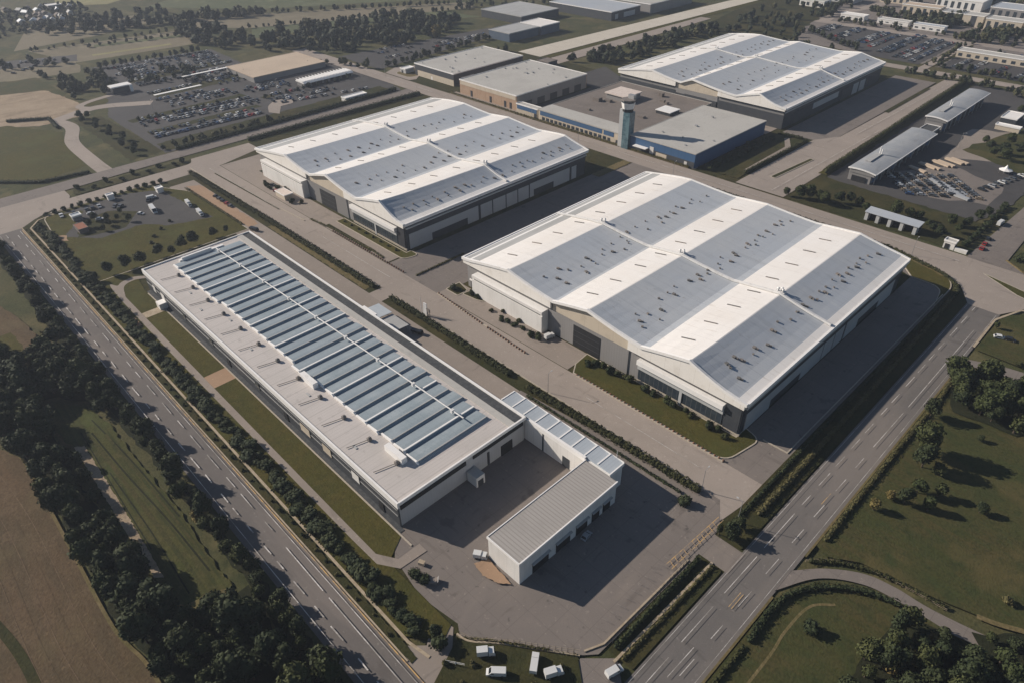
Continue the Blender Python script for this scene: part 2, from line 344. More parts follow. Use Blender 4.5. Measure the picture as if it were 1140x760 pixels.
# highways
sheet('highway', [(-900,31.5),(400,31.5),(400,44),(-900,44)], 'hwy')
sheet('highway', [(-45,-700),(-32,-700),(-32,318),(-45,318)], 'hwyY')
sheet('junction', [(-470,30),(-424,32),(-424,44),(-431,52),(-438,64),(-447,76,6),(-462,76),(-466,50)], 'road')
# west roads
sheet('west_road', [(-476,30),(-476,346),(-464,346),(-463,120),(-461,76),(-462,30)], 'yard')
sheet('west_road', [(-447,70),(-447,147,8),(-455,150),(-455,190),(-440,190),(-431,160),(-430,120),(-434,110),(-433,60)], 'road')
sheet('median', [(-460,80,4),(-449,78,3),(-448,146,4),(-456,147,4)], 'lawn_dark')
# roads of the estate
sheet('service_road', [(-440,143.5),(-66,143.5,4),(-66,119),(-58,119),(-54,146),(-54,158),(-440,158)], 'road')
sheet('north_road', [(-660,340),(-84,340),(-52,326),(-44.5,312),(-32.5,312),(-26,324),(-26,340),(200,340),(200,356),(-660,355)], 'road')
sheet('north_side_road', [(-59,355),(-56,430),(-56,900),(-44,900),(-45,410),(-44,364),(-34,355)], 'yard')
sheet('triangle_island', [(-49,344.5,2),(-22,337,2),(-22,331,2),(-32,334)], 'lawn', kerb=True)
sheet('cross_road', [(-252,158),(-212,158),(-212,340),(-252,340)], 'yard')
sheet('east_service_road', [(-70.5,158),(-54,158),(-53.5,318),(-58,328),(-70,332),(-80,332),(-78,322),(-70.5,318)], 'yard')
sheet('loading_yard', [(-121,66,3),(-113,60),(-98,57.5),(-85,59.5),(-82,57.5),(-57,75.5),(-54,79),(-53.2,119),(-54,134),(-60,143.4),(-66,143.4),(-140,137),(-140,119),(-121,119)], 'yard')
sheet('gate_road', [(-56.5,75),(-50,81.5),(-44,76),(-40,60),(-52,60)], 'yard')
sheet('gate_road', [(-55,122),(-44,122),(-44,131),(-55,131)], 'yard')
sheet('gate_road', curve([(-85,58),(-80,53),(-77,47)])+[(-72,43.8),(-92,43.8),(-86,50),(-92,57)], 'lane')
sheet('side_lane', [(-420,121.5),(-140,121.5),(-140,136.5),(-420,136.5)], 'lane')
sheet('side_lane', [(-236,136),(-226.5,136),(-226.5,144),(-236,144)], 'road')
sheet('dirt_strip', [(-330,137),(-240,137),(-240,139.6),(-330,139.6)], 'verge', jitter=.4)
sheet('dirt_verge', [(-414,129.5),(-405,128.5),(-337,129.5),(-337,135.5),(-410,136)], 'sand', jitter=.6)
sheet('hall_apron', [(-430,158.2),(-404,158.2),(-253,158.2),(-253,171),(-404,171),(-404,345),(-430,345)], 'lane')
sheet('hall_apron', [(-214,158.2),(-136,158.2),(-136,171),(-214,171)], 'lane')
sheet('side_road', curve([(-32.5,266),(-20,268.5),(-10,268),(40,262)])+[(40,272),(-10,277),(-20,275),(-32.5,270)], 'yard')
sheet('side_road', curve([(-32.5,135),(-26,142.5),(-18,148.2),(-10,150),(6,151),(60,162)])+[(60,157)]+curve([(6,146.5),(-8,146.3),(-17,144.6),(-26,138),(-32.5,126)]), 'yard')
sheet('west_approach', [(-184,357),(-154,357),(-154,470),(-160,655),(-172,655),(-174,470),(-184,468)], 'road')
sheet('hall_apron', [(-206,452),(-184.3,452),(-174.3,470),(-174.3,640),(-206,640)], 'yard')
sheet('hall_apron', [(-345,357),(-212,357),(-212,361),(-345,361)], 'lane')
sheet('hall_apron', [(-440,355),(-366,355),(-366,362),(-440,362)], 'lane')
sheet('courtyard', [(-368,360),(-346,360),(-346,470),(-400,500),(-400,445),(-368,445)], 'lot')
sheet('showroom_yard', [(-346,452),(-262,452),(-262,441),(-212,441),(-212,457),(-352,457),(-352,470)], 'lane')
sheet('access_road', [(-528,356),(-536,372),(-527,392),(-505,395),(-500,372),(-492,362),(-494,356)], 'road')
sheet('loop_island', rect(-522,361,-500,384,6), 'verge', kerb=True)
# lawns and islands
sheet('corner_lawn', [(-431,56,7),(-335,47.5),(-335,128.5),(-405,128,5),(-434,112,8)], 'lawn', kerb=True)
sheet('corner_lot', [(-427,60,5),(-424,76,5),(-396,57,3),(-380,70,3),(-382,91,4),(-370,100,3),(-362,122),(-420,116,5),(-430,98,5)], 'lot', jitter=.5)
sheet('corner_lot_island', [(-408,66),(-389,62),(-384,84),(-400,96),(-412,84)], 'lawn_dark', jitter=.8)
sheet('sand_patch', [(-402,52),(-397,58),(-390,57),(-394,51)], 'sand', jitter=.4)
sheet('lawn', [(-335,47.5),(-118,47.5),(-92,47.5),(-84,54),(-86,58),(-113,58),(-118,66),(-312,66),(-326,68),(-335,66)], 'lawn')
sheet('footpath', curve([(-322,71),(-324.5,66),(-322,60.5),(-312,57.5)])+[(-118,57),(-112,60.5),(-112,68),(-108.5,68),(-109,59)]+curve([(-115,55.2),(-150,54.9),(-312,55.2),(-325,59),(-328,66),(-325,71)]), 'lane')
sheet('footpath', [(-293,57.5),(-288,57.5),(-288,66),(-293,66)], 'paleline')
sheet('footpath', [(-231,57.3),(-222,57.3),(-222,66),(-231,66)], 'sand')
sheet('footpath', [(-292,50.5),(-284,50.5),(-284,54.2),(-292,54.2)], 'sand')
edge('kerb', [(-308,66),(-119,66),(-113,66)], .5, ZC[0]+.1, 'kerb')
sheet('gravel_margin', [(-310,66.2),(-119,66.2),(-119,67.9),(-310,67.9)], 'strip_dark')
sheet('verge', [(-424,44.2),(-85,44.2),(-85,46.3),(-424,46.3)], 'lawn_dark', jitter=.25)
edge('kerb', [(-424,44),(-86,44)], .4, ZC[0]+.06, 'paleline')
ribbon('footpath', [(-430,62),(-428,53),(-420,47.2),(-90,47.2),(-83,48.5)], .8, 'paleline')
sheet('hall_lawn', [(-133,158.3),(-67.5,158.3,5),(-64.5,175,6),(-71,177),(-71,170.8),(-137,170.8),(-136,163)], 'lawn', kerb=True)
sheet('hall_lawn', [(-309,166),(-250,166,3),(-248,174,3),(-254,174),(-254,171),(-309,171)], 'lawn', kerb=True)
sheet('hall_lawn', [(-309,159.3),(-268,159.3),(-268,161.6),(-309,161.6)], 'lawn_dark', kerb=False)
sheet('flower_bed', [(-214,163,1),(-206,163,1),(-206,169,1),(-214,171)], 'lawn_dark', kerb=True)
sheet('flower_bed', [(-205.5,165.5,1),(-197,166.5,1),(-193,168.5),(-205,169.5,1)], 'lawn_dark', kerb=True)
sheet('east_lawn', [(-70,318),(-57,318,8),(-54,300),(-54,324,7),(-64,334,5),(-72,336),(-80,336),(-80,330)], 'lawn', kerb=True)
sheet('gate_island', [(-53,81.5),(-45.5,81.5,1),(-45.5,121.5,1),(-53,121.5,1)], 'lawn_dark', kerb=False)
sheet('gate_island', [(-54,131.5,2),(-45.5,131.5,1),(-45.5,312,6),(-52,322,4),(-53.4,316)], 'lawn_dark', kerb=False)
edge('footpath', [(-50,80),(-49,122)], .7, ZC[0]+.1, 'paleline')
sheet('fenced_lawn', [(-82,56.8),(-57,74.6),(-51.5,70),(-60,45),(-77,45)], 'lawn_dark')
edge('kerb', curve([(-83,57.4),(-79,58.5),(-72,64.5),(-57,75.4)]), .5, ZC[0]+.1, 'paleline')
edge('kerb', [(-57,77),(-54.8,82),(-54.2,118)], .5, ZC[0]+.08, 'paleline')
edge('kerb', [(-64,176),(-55.2,176),(-54.6,312)], .4, ZC[0]+.08, 'kerb')
edge('kerb', [(-440,143),(-238,143)], .4, ZC[0]+.08, 'kerb')
edge('kerb', [(-226,143),(-67,143.2)], .4, ZC[0]+.08, 'kerb')
edge('kerb', [(-214,158),(-154,154.4)], .6, ZC[0]+.08, 'kerb')
edge('kerb', [(-131,158),(-68,158)], 1.0, ZC[0]+.1, 'kerb')
edge('kerb', [(-345,153),(-322,154.5)], .5, ZC[0]+.1, 'kerb')
edge('kerb', [(-420,150),(-345,152)], .5, ZC[0]+.1, 'lawn_dark')
# ground beside the north road
sheet('verge', [(-205,336.5),(-86,336.5),(-60,328),(-58,330),(-84,339.6),(-205,339.6)], 'verge', jitter=.3)
sheet('verge', [(-252,308),(-246,308),(-246,339),(-252,339)], 'verge', jitter=.3)
sheet('verge', [(-440,355.4),(-216,355.4),(-216,357.6),(-440,357.6)], 'verge', jitter=.3)
sheet('lawn', [(-212,362),(-186,362),(-186,440),(-206,448),(-212,440)], 'lawn_dark', jitter=.4)
sheet('footpath', [(-190,376),(-186.5,376),(-188,430),(-197,445),(-199,442),(-191,428)], 'lane')
sheet('median', [(-173.5,378,1),(-170.5,378,1),(-167.5,420,1),(-170,420,1)], 'lawn_dark', kerb=True)
sheet('median', [(-174.4,540),(-171,540),(-171,620),(-174.4,620)], 'lawn_dark')
sheet('verge', [(-156,402),(-151,402),(-156,660),(-160.5,660)], 'lawn', jitter=.4)
# south-east meadows and their edges
sheet('meadow', [(-31.4,148),(-28,146),(-20,151),(-5,153),(30,162),(60,170),(60,262),(-10,266),(-32,262)], 'meadow')
sheet('meadow', [(-31.4,279),(-12,278.5),(50,276),(50,322),(-22,322),(-31,312)], 'meadow')
sheet('meadow', [(-31.4,-40),(60,-40),(60,152),(8,145.5),(-8,145),(-17,143),(-26,136),(-31,124)], 'meadow')
ribbon('dry_track', curve([(-25,60),(-24,105),(-24.5,117),(-23.5,128),(-19,133.5)]), .7, 'verge')
ribbon('dry_track', curve([(8,156),(14,158),(30,166)]), 1.5, 'verge')
edge('kerb', [(-31.7,-40),(-31.7,124)], .6, ZC[0]+.05, 'verge')
edge('kerb', [(-31.7,142),(-31.7,266)], .6, ZC[0]+.05, 'verge')
edge('kerb', [(-32.2,280),(-32.4,306),(-27,321),(-20,325),(40,326)], .9, ZC[0]+.06, 'paleline')
edge('kerb', [(-44.5,364),(-36,357),(60,357)], .6, ZC[0]+.06, 'verge')
sheet('dry_patch', [(-14,277.5),(-2,277.5),(14,284),(2,300),(-12,290)], 'verge', jitter=1.5)
# south-west fields
sheet('crop_field', [(-340,2),(-290,2),(-289,15),(-296,20.5),(-322,19),(-345,15)], 'soil', jitter=.6)
sheet('crop_field', [(-318,6),(-296,5),(-296,14),(-318,13)], 'lawn', jitter=.6)
sheet('striped_field', [(-258,4),(-254,13),(-244,20),(-231,22),(-172,23.5),(-143,22.5),(-137,23),(-135,17),(-138,9),(-146,4.5),(-152,8.5),(-170,8.5),(-225,9.5),(-240,7)], 'strip', jitter=.5)
sheet('track', [(-226,9.6),(-224,12.2),(-190,11.8),(-153,10.6),(-155,8.6),(-190,9)], 'tanfield', jitter=.2)
sheet('track', [(-144,5),(-137.5,9.5),(-134.8,17),(-136.6,22),(-139.5,18),(-140,11),(-147,7)], 'verge', jitter=.4)
sheet('brown_field', [(-245,-60),(-244,-9),(-233,-4.5),(-207,-4.5),(-176,-4.8),(-147,-5),(-132,-2.6),(-122,-2.4),(-118,-8),(-116,-60)], 'soil', jitter=.2)
for q, w_ in (([(-229,16.2),(-200,17.6),(-172,19.6),(-146,20.6)], .55), ([(-236,18.5),(-206,21),(-171,22.6)], .5), ([(-205,14),(-170,14.2),(-143,13.4)], .4), ([(-232,13.6),(-200,12.6),(-165,11.8)], .35)):
    ribbon('furrow', curve(q), w_, 'forest_floor')
for q, w_ in (([(-236,14.8),(-200,16),(-150,16.8)], 1.3), ([(-225,19.4),(-180,21),(-150,21.6)], .8)): ribbon('mown_band', curve(q), w_, 'meadow')
for k_ in range(6):
    y_ = -6.6-k_*3.1; ribbon('tractor_line', curve([(-240,y_-3),(-200,y_-.3),(-150,y_-.8),(-122,y_+1.5)]), .22, 'stubble' if k_ % 2 else 'soil')
ribbon('field_edge', curve([(-238,-7),(-232,-4.6),(-207,-4.6),(-176,-4.9),(-147,-5),(-132,-2.7),(-121,-2.3)]), .9, 'verge')
ribbon('field_edge', curve([(-185,-30),(-160,-25),(-140,-24),(-118,-25)]), 2.4, 'lawn_dark')
# ------------------------------------------------------------------ road markings
def dashes(pts, w, m, name='road_marking'):
    """pts: list of (x0,y0,x1,y1)"""
    ZC[0] += .006; b = B(); z = ZC[0]+.012
    for x0, y0, x1, y1 in pts:
        d = Vector((x1-x0, y1-y0)).normalized(); n = Vector((-d.y, d.x))*w/2
        b.face([(x0+n.x, y0+n.y, z), (x0-n.x, y0-n.y, z), (x1-n.x, y1-n.y, z), (x1+n.x, y1+n.y, z)])
    return tag(b.build(name, m), kind='structure')
ds = []
x = -420
while x < -60:
    L_ = random.uniform(3.5, 7); ds.append((x, 35.6+random.uniform(-.1, .1), x+L_, 35.6)); x += L_+random.uniform(3, 7)
dashes(ds, .34, 'white_paint')
ds = []; x = -415
while x < -140:
    L_ = random.uniform(4, 9); ds.append((x, 40, x+L_, 40+random.uniform(-.08, .08))); x += L_+random.uniform(3, 9)
ds.append((-138, 39.8, -118, 39.7)); ds.append((-115, 39.7, -60, 39.5))
dashes(ds, .28, 'white_paint')
dashes([(-420, 42.2, -60, 42.2)], .18, 'white_paint'); dashes([(-420, 43.3, -60, 43.3)], .3, 'orange_paint')
dashes([(-420, 33, -60, 33)], .2, 'white_paint')
ds = []; y = 55
while y < 310:
    L_ = (random.uniform(12, 20) if y < 150 else random.uniform(5, 8)); ds.append((-41.3, y, -41.2, y+L_)); y += L_+random.uniform(3.5, 6)
dashes(ds, .17, 'white_paint')
ds = []; y = 60
while y < 196:
    L_ = random.uniform(5, 7); ds.append((-36.6, y, -36.5, y+L_)); y += L_+random.uniform(6, 9)
dashes(ds, .16, 'white_paint')
dashes([(-36.5, 198, -36.2, 222), (-36.2, 226, -35.9, 292), (-38.5, 86, -38.3, 97)], .16, 'white_paint')
dashes([(-37.5, 113, -37.5, 119), (-38.3, 113, -38.3, 119), (-38.2, 72, -38, 80), (-37.3, 163, -37.2, 169)], .16, 'orange_paint')
dashes([(-33, 60, -33, 310), (-44.2, 60, -44.2, 310)], .1, 'white_paint')
dashes([(-57.6, 112, -56.4, 137), (-55.6, 112, -54.8, 137)]+[(-57.5+i*.1, 114+2*i, -55.4+i*.1, 113+2*i) for i in range(11)], .2, 'orange_paint')
dashes([(-430, 151, -345, 151.6), (-300, 151, -240, 151), (-120, 150.6, -72, 150)], .15, 'white_paint')
dashes([(-640, 347.6, -60, 347.6), (-20, 348, 60, 348)], .2, 'white_paint')
dashes([(-59.5, 84+3*i, -57, 84.5+3*i) for i in range(11)], .1, 'faint_paint')
dashes([(-163, 360, -160, 500), (-168, 480, -165, 640)], .2, 'white_paint')
# repair patches and tyre tracks in the pavement
def patches(lst, m):
    for p in lst: sheet('pavement_patch', p, m, jitter=.15)
patches([[(-95.5,74.5),(-91,73.6),(-86,75),(-83.5,77.4),(-94,78.4)]], 'sand')

# ------------------------------------------------------------------ big halls
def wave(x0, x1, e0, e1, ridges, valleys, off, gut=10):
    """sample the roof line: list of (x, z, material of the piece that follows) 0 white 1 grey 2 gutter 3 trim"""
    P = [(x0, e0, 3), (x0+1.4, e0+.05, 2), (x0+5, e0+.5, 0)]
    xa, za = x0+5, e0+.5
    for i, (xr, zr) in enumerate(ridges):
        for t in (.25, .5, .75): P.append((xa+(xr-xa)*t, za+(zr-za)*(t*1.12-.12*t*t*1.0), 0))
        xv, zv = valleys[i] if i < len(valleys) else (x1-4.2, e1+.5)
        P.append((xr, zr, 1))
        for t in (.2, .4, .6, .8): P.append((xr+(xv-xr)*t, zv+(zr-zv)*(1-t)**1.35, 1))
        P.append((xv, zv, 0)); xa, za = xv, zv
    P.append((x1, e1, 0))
    # roof covering: white and grey membranes, also painting in the slopes' sun and shade, change a little beside the ridges and valleys
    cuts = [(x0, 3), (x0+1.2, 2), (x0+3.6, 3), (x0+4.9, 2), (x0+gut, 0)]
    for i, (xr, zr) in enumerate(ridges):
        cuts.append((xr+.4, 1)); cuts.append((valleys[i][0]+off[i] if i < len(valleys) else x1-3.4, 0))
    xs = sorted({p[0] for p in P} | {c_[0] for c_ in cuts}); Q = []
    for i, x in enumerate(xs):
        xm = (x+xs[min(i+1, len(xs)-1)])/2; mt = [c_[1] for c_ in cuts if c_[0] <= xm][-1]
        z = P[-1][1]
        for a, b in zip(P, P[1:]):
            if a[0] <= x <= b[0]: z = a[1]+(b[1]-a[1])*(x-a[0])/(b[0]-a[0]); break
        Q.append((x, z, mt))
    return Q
def zprof(P, x, y=None):
    x = min(max(x, P[0][0]), P[-1][0]); z = P[-1][1]
    for a, b in zip(P, P[1:]):
        if a[0] <= x <= b[0]: z = a[1]+(b[1]-a[1])*(x-a[0])/(b[0]-a[0]); break
    if y is None: return z
    u = (x-P[0][0])/(P[-1][0]-P[0][0]); base = P[0][1]+(P[-1][1]-P[0][1])*u+3.1*min(1, max(0, min(u, 1-u))/.16)**.7   # the waves flatten toward the back of the hall
    k = .9-.56*min(1, max(0, (y-P[0][3])/(P[0][4]-P[0][3]))*1.15)**.55
    return base+(z-base)*k
def follow(b, P, xa, xb, ya, yb, dtop, dbot=None, zb=None, mi=0):
    """solid strip under the roof line from xa to xb: top = roof+dtop, bottom = roof+dbot or level zb"""
    xs = [xa]+[p[0] for p in P if xa < p[0] < xb]+[xb]; ym = (ya+yb)/2
    up = [(x, zprof(P, x, ym)+dtop) for x in xs]
    dn = [(x, zb if zb is not None else zprof(P, x, ym)+dbot) for x in xs]
    for i in range(len(xs)-1):
        (xl, zl), (xr, zr) = up[i], up[i+1]; bl = dn[i][1]; br = dn[i+1][1]
        b.face([(xl, ya, bl), (xr, ya, br), (xr, ya, zr), (xl, ya, zl)], mi)
        b.face([(xl, yb, zl), (xr, yb, zr), (xr, yb, br), (xl, yb, bl)], mi)
        b.face([(xl, ya, zl), (xr, ya, zr), (xr, yb, zr), (xl, yb, zl)], mi)
        b.face([(xl, yb, bl), (xr, yb, br), (xr, ya, br), (xl, ya, bl)], mi)
    for (xx, zt), (_, zz) in ((up[0], dn[0]), (up[-1], dn[-1])):
        b.face([(xx, ya, zz), (xx, ya, zt), (xx, yb, zt), (xx, yb, zz)], mi)
def vent_mesh(k):
    b = B(); s = (.5, .7, .95)[k]
    b.box(-s/2, -s/2, -.6, s/2, s/2, .18); b.box(-s*.62, -s*.62, .18, s*.62, s*.62, .34)
    if k == 2: b.box(s*.5, -.2, -.5, s*.5+1.1, .2, .2)
    return b.mesh('roof_vent', ['vent'])
VM = [vent_mesh(k) for k in range(3)]
def stack_mesh():
    b = B()
    for dx, dy in ((-.9, -.5), (.2, .5), (1.0, -.4)):
        b.cyl(dx, dy, -.5, 1.5, .38, 8); b.cyl(dx, dy, 1.5, 1.9, .6, 8, .2)
    b.box(-1.9, -1.2, -.5, 1.9, 1.2, .35)
    return b.mesh('exhaust_stack', ['pipe'])
SM = stack_mesh()
def slit_mesh():
    b = B(); b.box(-2.6, -.22, -.4, 2.6, .22, .16); return b.mesh('roof_slit', ['vent'])
SL = slit_mesh()

def hall(label, x0, x1, y0, y1, P, ridges, valleys, walk, secs, side, vents, vrows, door, base_h):
    P = [tuple(P[0])+(y0, y1)]+list(P[1:])
    t = thing('exhibition_hall', label, 'hall', 'wave roofed halls of the estate')
    # roof skin
    b = B()
    ys = [y0+(y1-y0)*i/10 for i in range(11)]
    for p, q in zip(P, P[1:]):
        for ya, yb in zip(ys, ys[1:]):
            b.face([(p[0], ya, zprof(P, p[0], ya)), (q[0], ya, zprof(P, q[0], ya)), (q[0], yb, zprof(P, q[0], yb)), (p[0], yb, zprof(P, p[0], yb))], p[2])
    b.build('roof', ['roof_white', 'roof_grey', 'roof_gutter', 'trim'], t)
    # rim along gables and eaves
    b = B()
    follow(b, P, x0-.3, x1+.3, y0-.7, y0+.35, .42, -.75); follow(b, P, x0-.3, x1+.3, y1-.35, y1+.5, .38, -.7)
    b.box(x0-.5, y0+.352, P[0][1]-.9, x0+.25, y1-.352, P[0][1]+.32); b.box(x1-.25, y0+.352, P[-1][1]-1.3, x1+.55, y1-.352, P[-1][1]+.22)
    b.build('roof_edge', 'trim', t)
    # body
    b = B(); wi = 1.2
    b.box(x0+wi, y0+wi, -.3, x1-wi, y1-wi, base_h)
    follow(b, P, x0+wi+.02, x1-wi-.02, y0+wi+.05, y0+wi+.5, -.3, zb=base_h-.2); follow(b, P, x0+wi+.02, x1-wi-.02, y1-wi-.5, y1-wi-.05, -.3, zb=base_h-.2)
    b.box(x0+wi+.03, y0+wi+.6, base_h-.1, x0+wi+.4, y1-wi-.6, P[0][1]-.3); b.box(x1-wi-.4, y0+wi+.6, base_h-.1, x1-wi-.03, y1-wi-.6, P[-1][1]-.3)
    b.build('wall', 'panel_grey', t)
    # front sections
    for kind, xa, xb in secs:
        if kind == 'mid':
            b = B(); follow(b, P, xa+.4, xb-.4, y0+.75, y0+1.15, -.76, zb=11.6); b.build('gable_panel', 'cream', t)
            b = B(); b.box(xa, y0+.8, -.2, xb, y0+1.18, 11.5); b.build('front_wall', 'panel_grey', t)
        else:
            b = B(); follow(b, P, xa, xb, y0-.3, y0+.7, -.76, zb=12.6); b.build('fascia', 'fascia', t)
            b = B(); b.box(xa+.5, y0+.2, 12.0, xb-.5, y0+1.1, 12.58); b.build('fascia_recess', 'black', t)
        if kind == 'plain' or (kind == 'mid' and base_h < 12.25):
            b = B(); b.box(xa+.2, y0+.1 if kind == 'mid' else y0+.5, 0, xb-.2, y0+(.65 if kind == 'mid' else 1.16), 8.2 if kind == 'mid' else 9.6); b.build('dark_front', 'panel_dark', t)
        if kind == 'box':
            b = B(); b.box(xa+8, y0-2.6, -.2, xb-2.5, y0+1.15, 8.2); b.box(xa+8, y0-2.6, 9.1, xb-2.5, y0+1.15, 10.4, 0, 1); b.box(xa+8, y0-2.2, 8.2, xa+9, y0+1.15, 9.1); b.box(xb-3.5, y0-2.2, 8.2, xb-2.5, y0+1.15, 9.1)
            o = b.build('entrance_block', ['panel_white', 'trim'], t)
            b = B(); b.box(xa+9.05, y0-2.1, 8.22, xb-3.55, y0+1.1, 9.08); b.build('window', 'glass', o)
            b = B(); b.box(xa+3.2, y0+.95, .1, xa+7, y0+1.17, 4.2); b.build('door', 'panel_dark', t)
            b = B(); b.box(xa+2.6, y0+.6, 4.25, xa+7.6, y0+1.16, 4.8); b.build('door_canopy', 'trim', t)
        if kind == 'glz':
            b = B(); b.box(xa+5, y0-.9, 8.7, xb-7, y0+1.15, 10.6, 0, 1); b.build('awning', ['trim', 'trim'], t)
            b = B(); b.box(xa+5, y0+.1, 6.3, xb-7, y0+1.16, 8.65); b.build('band_panel', 'panel_light', t)
            mid = (xa+xb)/2
            for u, v in ((xa+5.2, mid-.6), (mid+.6, xb-7.2)):
                b = B(); b.box(u, y0+.6, 1.3, v, y0+1.17, 6.25); b.build('window', 'glass', t)
            b = B(); b.box(mid-.55, y0+.3, -.2, mid+.55, y0+1.17, 6.25); b.build('column', 'panel_light', t)
            b = B(); b.box(xa+5, y0+.4, -.2, xb, y0+1.17, 1.25); b.build('plinth', 'kerb', t)
            b = B(); b.box(xb-6.5, y0+.5, -.2, xb-.9, y0+1.16, 11.9); b.build('corner_cladding', 'panel_dark', t)
    b = B(); b.box(door[0], y0+.66, 0, door[1], y0+.79, door[2]); o = b.build('rolling_door', 'black', t)
    b = B()
    for z in (2.5, 5, 7.5): b.box(door[0]+.1, y0+.6, z, door[1]-.1, y0+.658, z+.14)
    b.build('door_rail', 'panel_dark', o)
    # side wall +x
    xs = x1-wi
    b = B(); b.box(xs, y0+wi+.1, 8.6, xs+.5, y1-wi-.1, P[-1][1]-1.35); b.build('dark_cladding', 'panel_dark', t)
    b = B(); b.box(xs+.01, y0+wi+.05, P[-1][1]-3.2, xs+1.3, y1-wi-.05, P[-1][1]-2.4); b.build('eave_gutter', 'panel_light', t)
    for kind, ya, yb in side:
        if kind == 'panel':
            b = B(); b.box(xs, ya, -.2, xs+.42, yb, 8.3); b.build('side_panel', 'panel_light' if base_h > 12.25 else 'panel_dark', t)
        elif kind == 'dock':
            b = B(); b.box(xs, ya, 4.1, xs+.42, yb, 8.3); b.build('side_panel', 'panel_light', t)
            b = B(); b.box(xs, ya+.05, -.1, xs+.12, yb-.05, 4.05); b.build('loading_dock', 'black', t)
        elif kind == 'door':
            b = B(); b.box(xs, ya+.4, 0, xs+.3, yb-.4, 8); o = b.build('dock_door', 'panel_light', t)
            b = B(); b.box(xs, ya-.1, 0, xs+.14, ya+.38, 8.3); b.build('door_gap', 'black', o)
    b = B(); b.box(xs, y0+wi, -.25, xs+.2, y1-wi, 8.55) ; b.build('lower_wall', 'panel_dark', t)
    # walkway / duct over the roof
    b = B(); follow(b, P, x0+1, x1-1, walk-.55, walk+.55, .75, .35); follow(b, P, x0+1, x1-1, walk-.75, walk-.56, 1.0, .2); b.build('roof_walkway', 'pipe', t)
    for (xr, zr) in ridges[:vents]:
        o = bpy.data.objects.new('exhaust_stack', SM); COL.objects.link(o); o.parent = t; o.location = (xr-.5, walk+1.2, zprof(P, xr, walk)+.3)
    for i, (xr, zr) in enumerate(ridges):
        n = 0
        xv = valleys[i][0] if i < len(valleys) else x1-5
        for fr in vrows:
            y = y0+8+random.uniform(0, 6)
            while y < y1-6 and n < 33:
                if random.random() < .85:
                    x = xr+(xv-xr)*(fr+random.uniform(-.06, .06))
                    o = bpy.data.objects.new('roof_vent', random.choice(VM)); COL.objects.link(o); o.parent = t
                    o.location = (x, y, zprof(P, x, y)+.2); o.rotation_euler = (0, 0, random.uniform(-.2, .6)); n += 1
                y += random.uniform(5, 9)
        xl = valleys[i-1][0] if i else x0+6
        for y in np.arange(y0+12, y1-8, 15.):
            x = xl+(xr-xl)*.55
            za, zb = zprof(P, x-2.5, y), zprof(P, x+2.5, y)
            o = bpy.data.objects.new('roof_slit', SL); COL.objects.link(o); o.parent = t
            o.location = (x, y+random.uniform(-1, 1), (za+zb)/2+.1); o.rotation_euler = (0, -math.atan2(zb-za, 5), .12)
    return t

cR = [(-181.4,20.6),(-138,20.8),(-92.6,21.6)]; cV = [(-155.6,16.4),(-112.5,16.6)]
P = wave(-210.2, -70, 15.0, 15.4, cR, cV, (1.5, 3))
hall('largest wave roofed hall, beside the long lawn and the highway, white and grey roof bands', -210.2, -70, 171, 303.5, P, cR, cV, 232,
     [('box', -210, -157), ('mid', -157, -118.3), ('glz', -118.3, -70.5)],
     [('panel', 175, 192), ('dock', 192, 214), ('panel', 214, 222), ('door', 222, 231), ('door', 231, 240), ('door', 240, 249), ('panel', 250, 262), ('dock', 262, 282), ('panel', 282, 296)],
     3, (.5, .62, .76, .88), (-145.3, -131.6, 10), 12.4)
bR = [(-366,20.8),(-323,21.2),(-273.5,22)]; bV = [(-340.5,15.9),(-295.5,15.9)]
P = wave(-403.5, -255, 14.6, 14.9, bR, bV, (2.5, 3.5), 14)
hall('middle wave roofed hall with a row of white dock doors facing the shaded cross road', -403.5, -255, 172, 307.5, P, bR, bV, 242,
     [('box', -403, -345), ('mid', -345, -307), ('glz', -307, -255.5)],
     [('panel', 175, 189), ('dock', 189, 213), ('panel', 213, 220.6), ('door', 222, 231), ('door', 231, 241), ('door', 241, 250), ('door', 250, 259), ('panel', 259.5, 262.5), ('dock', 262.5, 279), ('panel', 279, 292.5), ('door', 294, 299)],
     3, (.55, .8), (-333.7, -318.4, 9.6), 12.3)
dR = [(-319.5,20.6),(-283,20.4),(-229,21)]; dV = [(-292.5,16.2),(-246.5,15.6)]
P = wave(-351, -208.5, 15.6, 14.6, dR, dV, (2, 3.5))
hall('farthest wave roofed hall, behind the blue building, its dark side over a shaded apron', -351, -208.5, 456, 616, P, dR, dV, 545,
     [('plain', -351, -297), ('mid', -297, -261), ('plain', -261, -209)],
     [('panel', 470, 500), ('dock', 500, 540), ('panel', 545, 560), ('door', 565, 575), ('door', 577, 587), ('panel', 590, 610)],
     3, (.55, .8), (-289, -270, 8.5), 12.2)
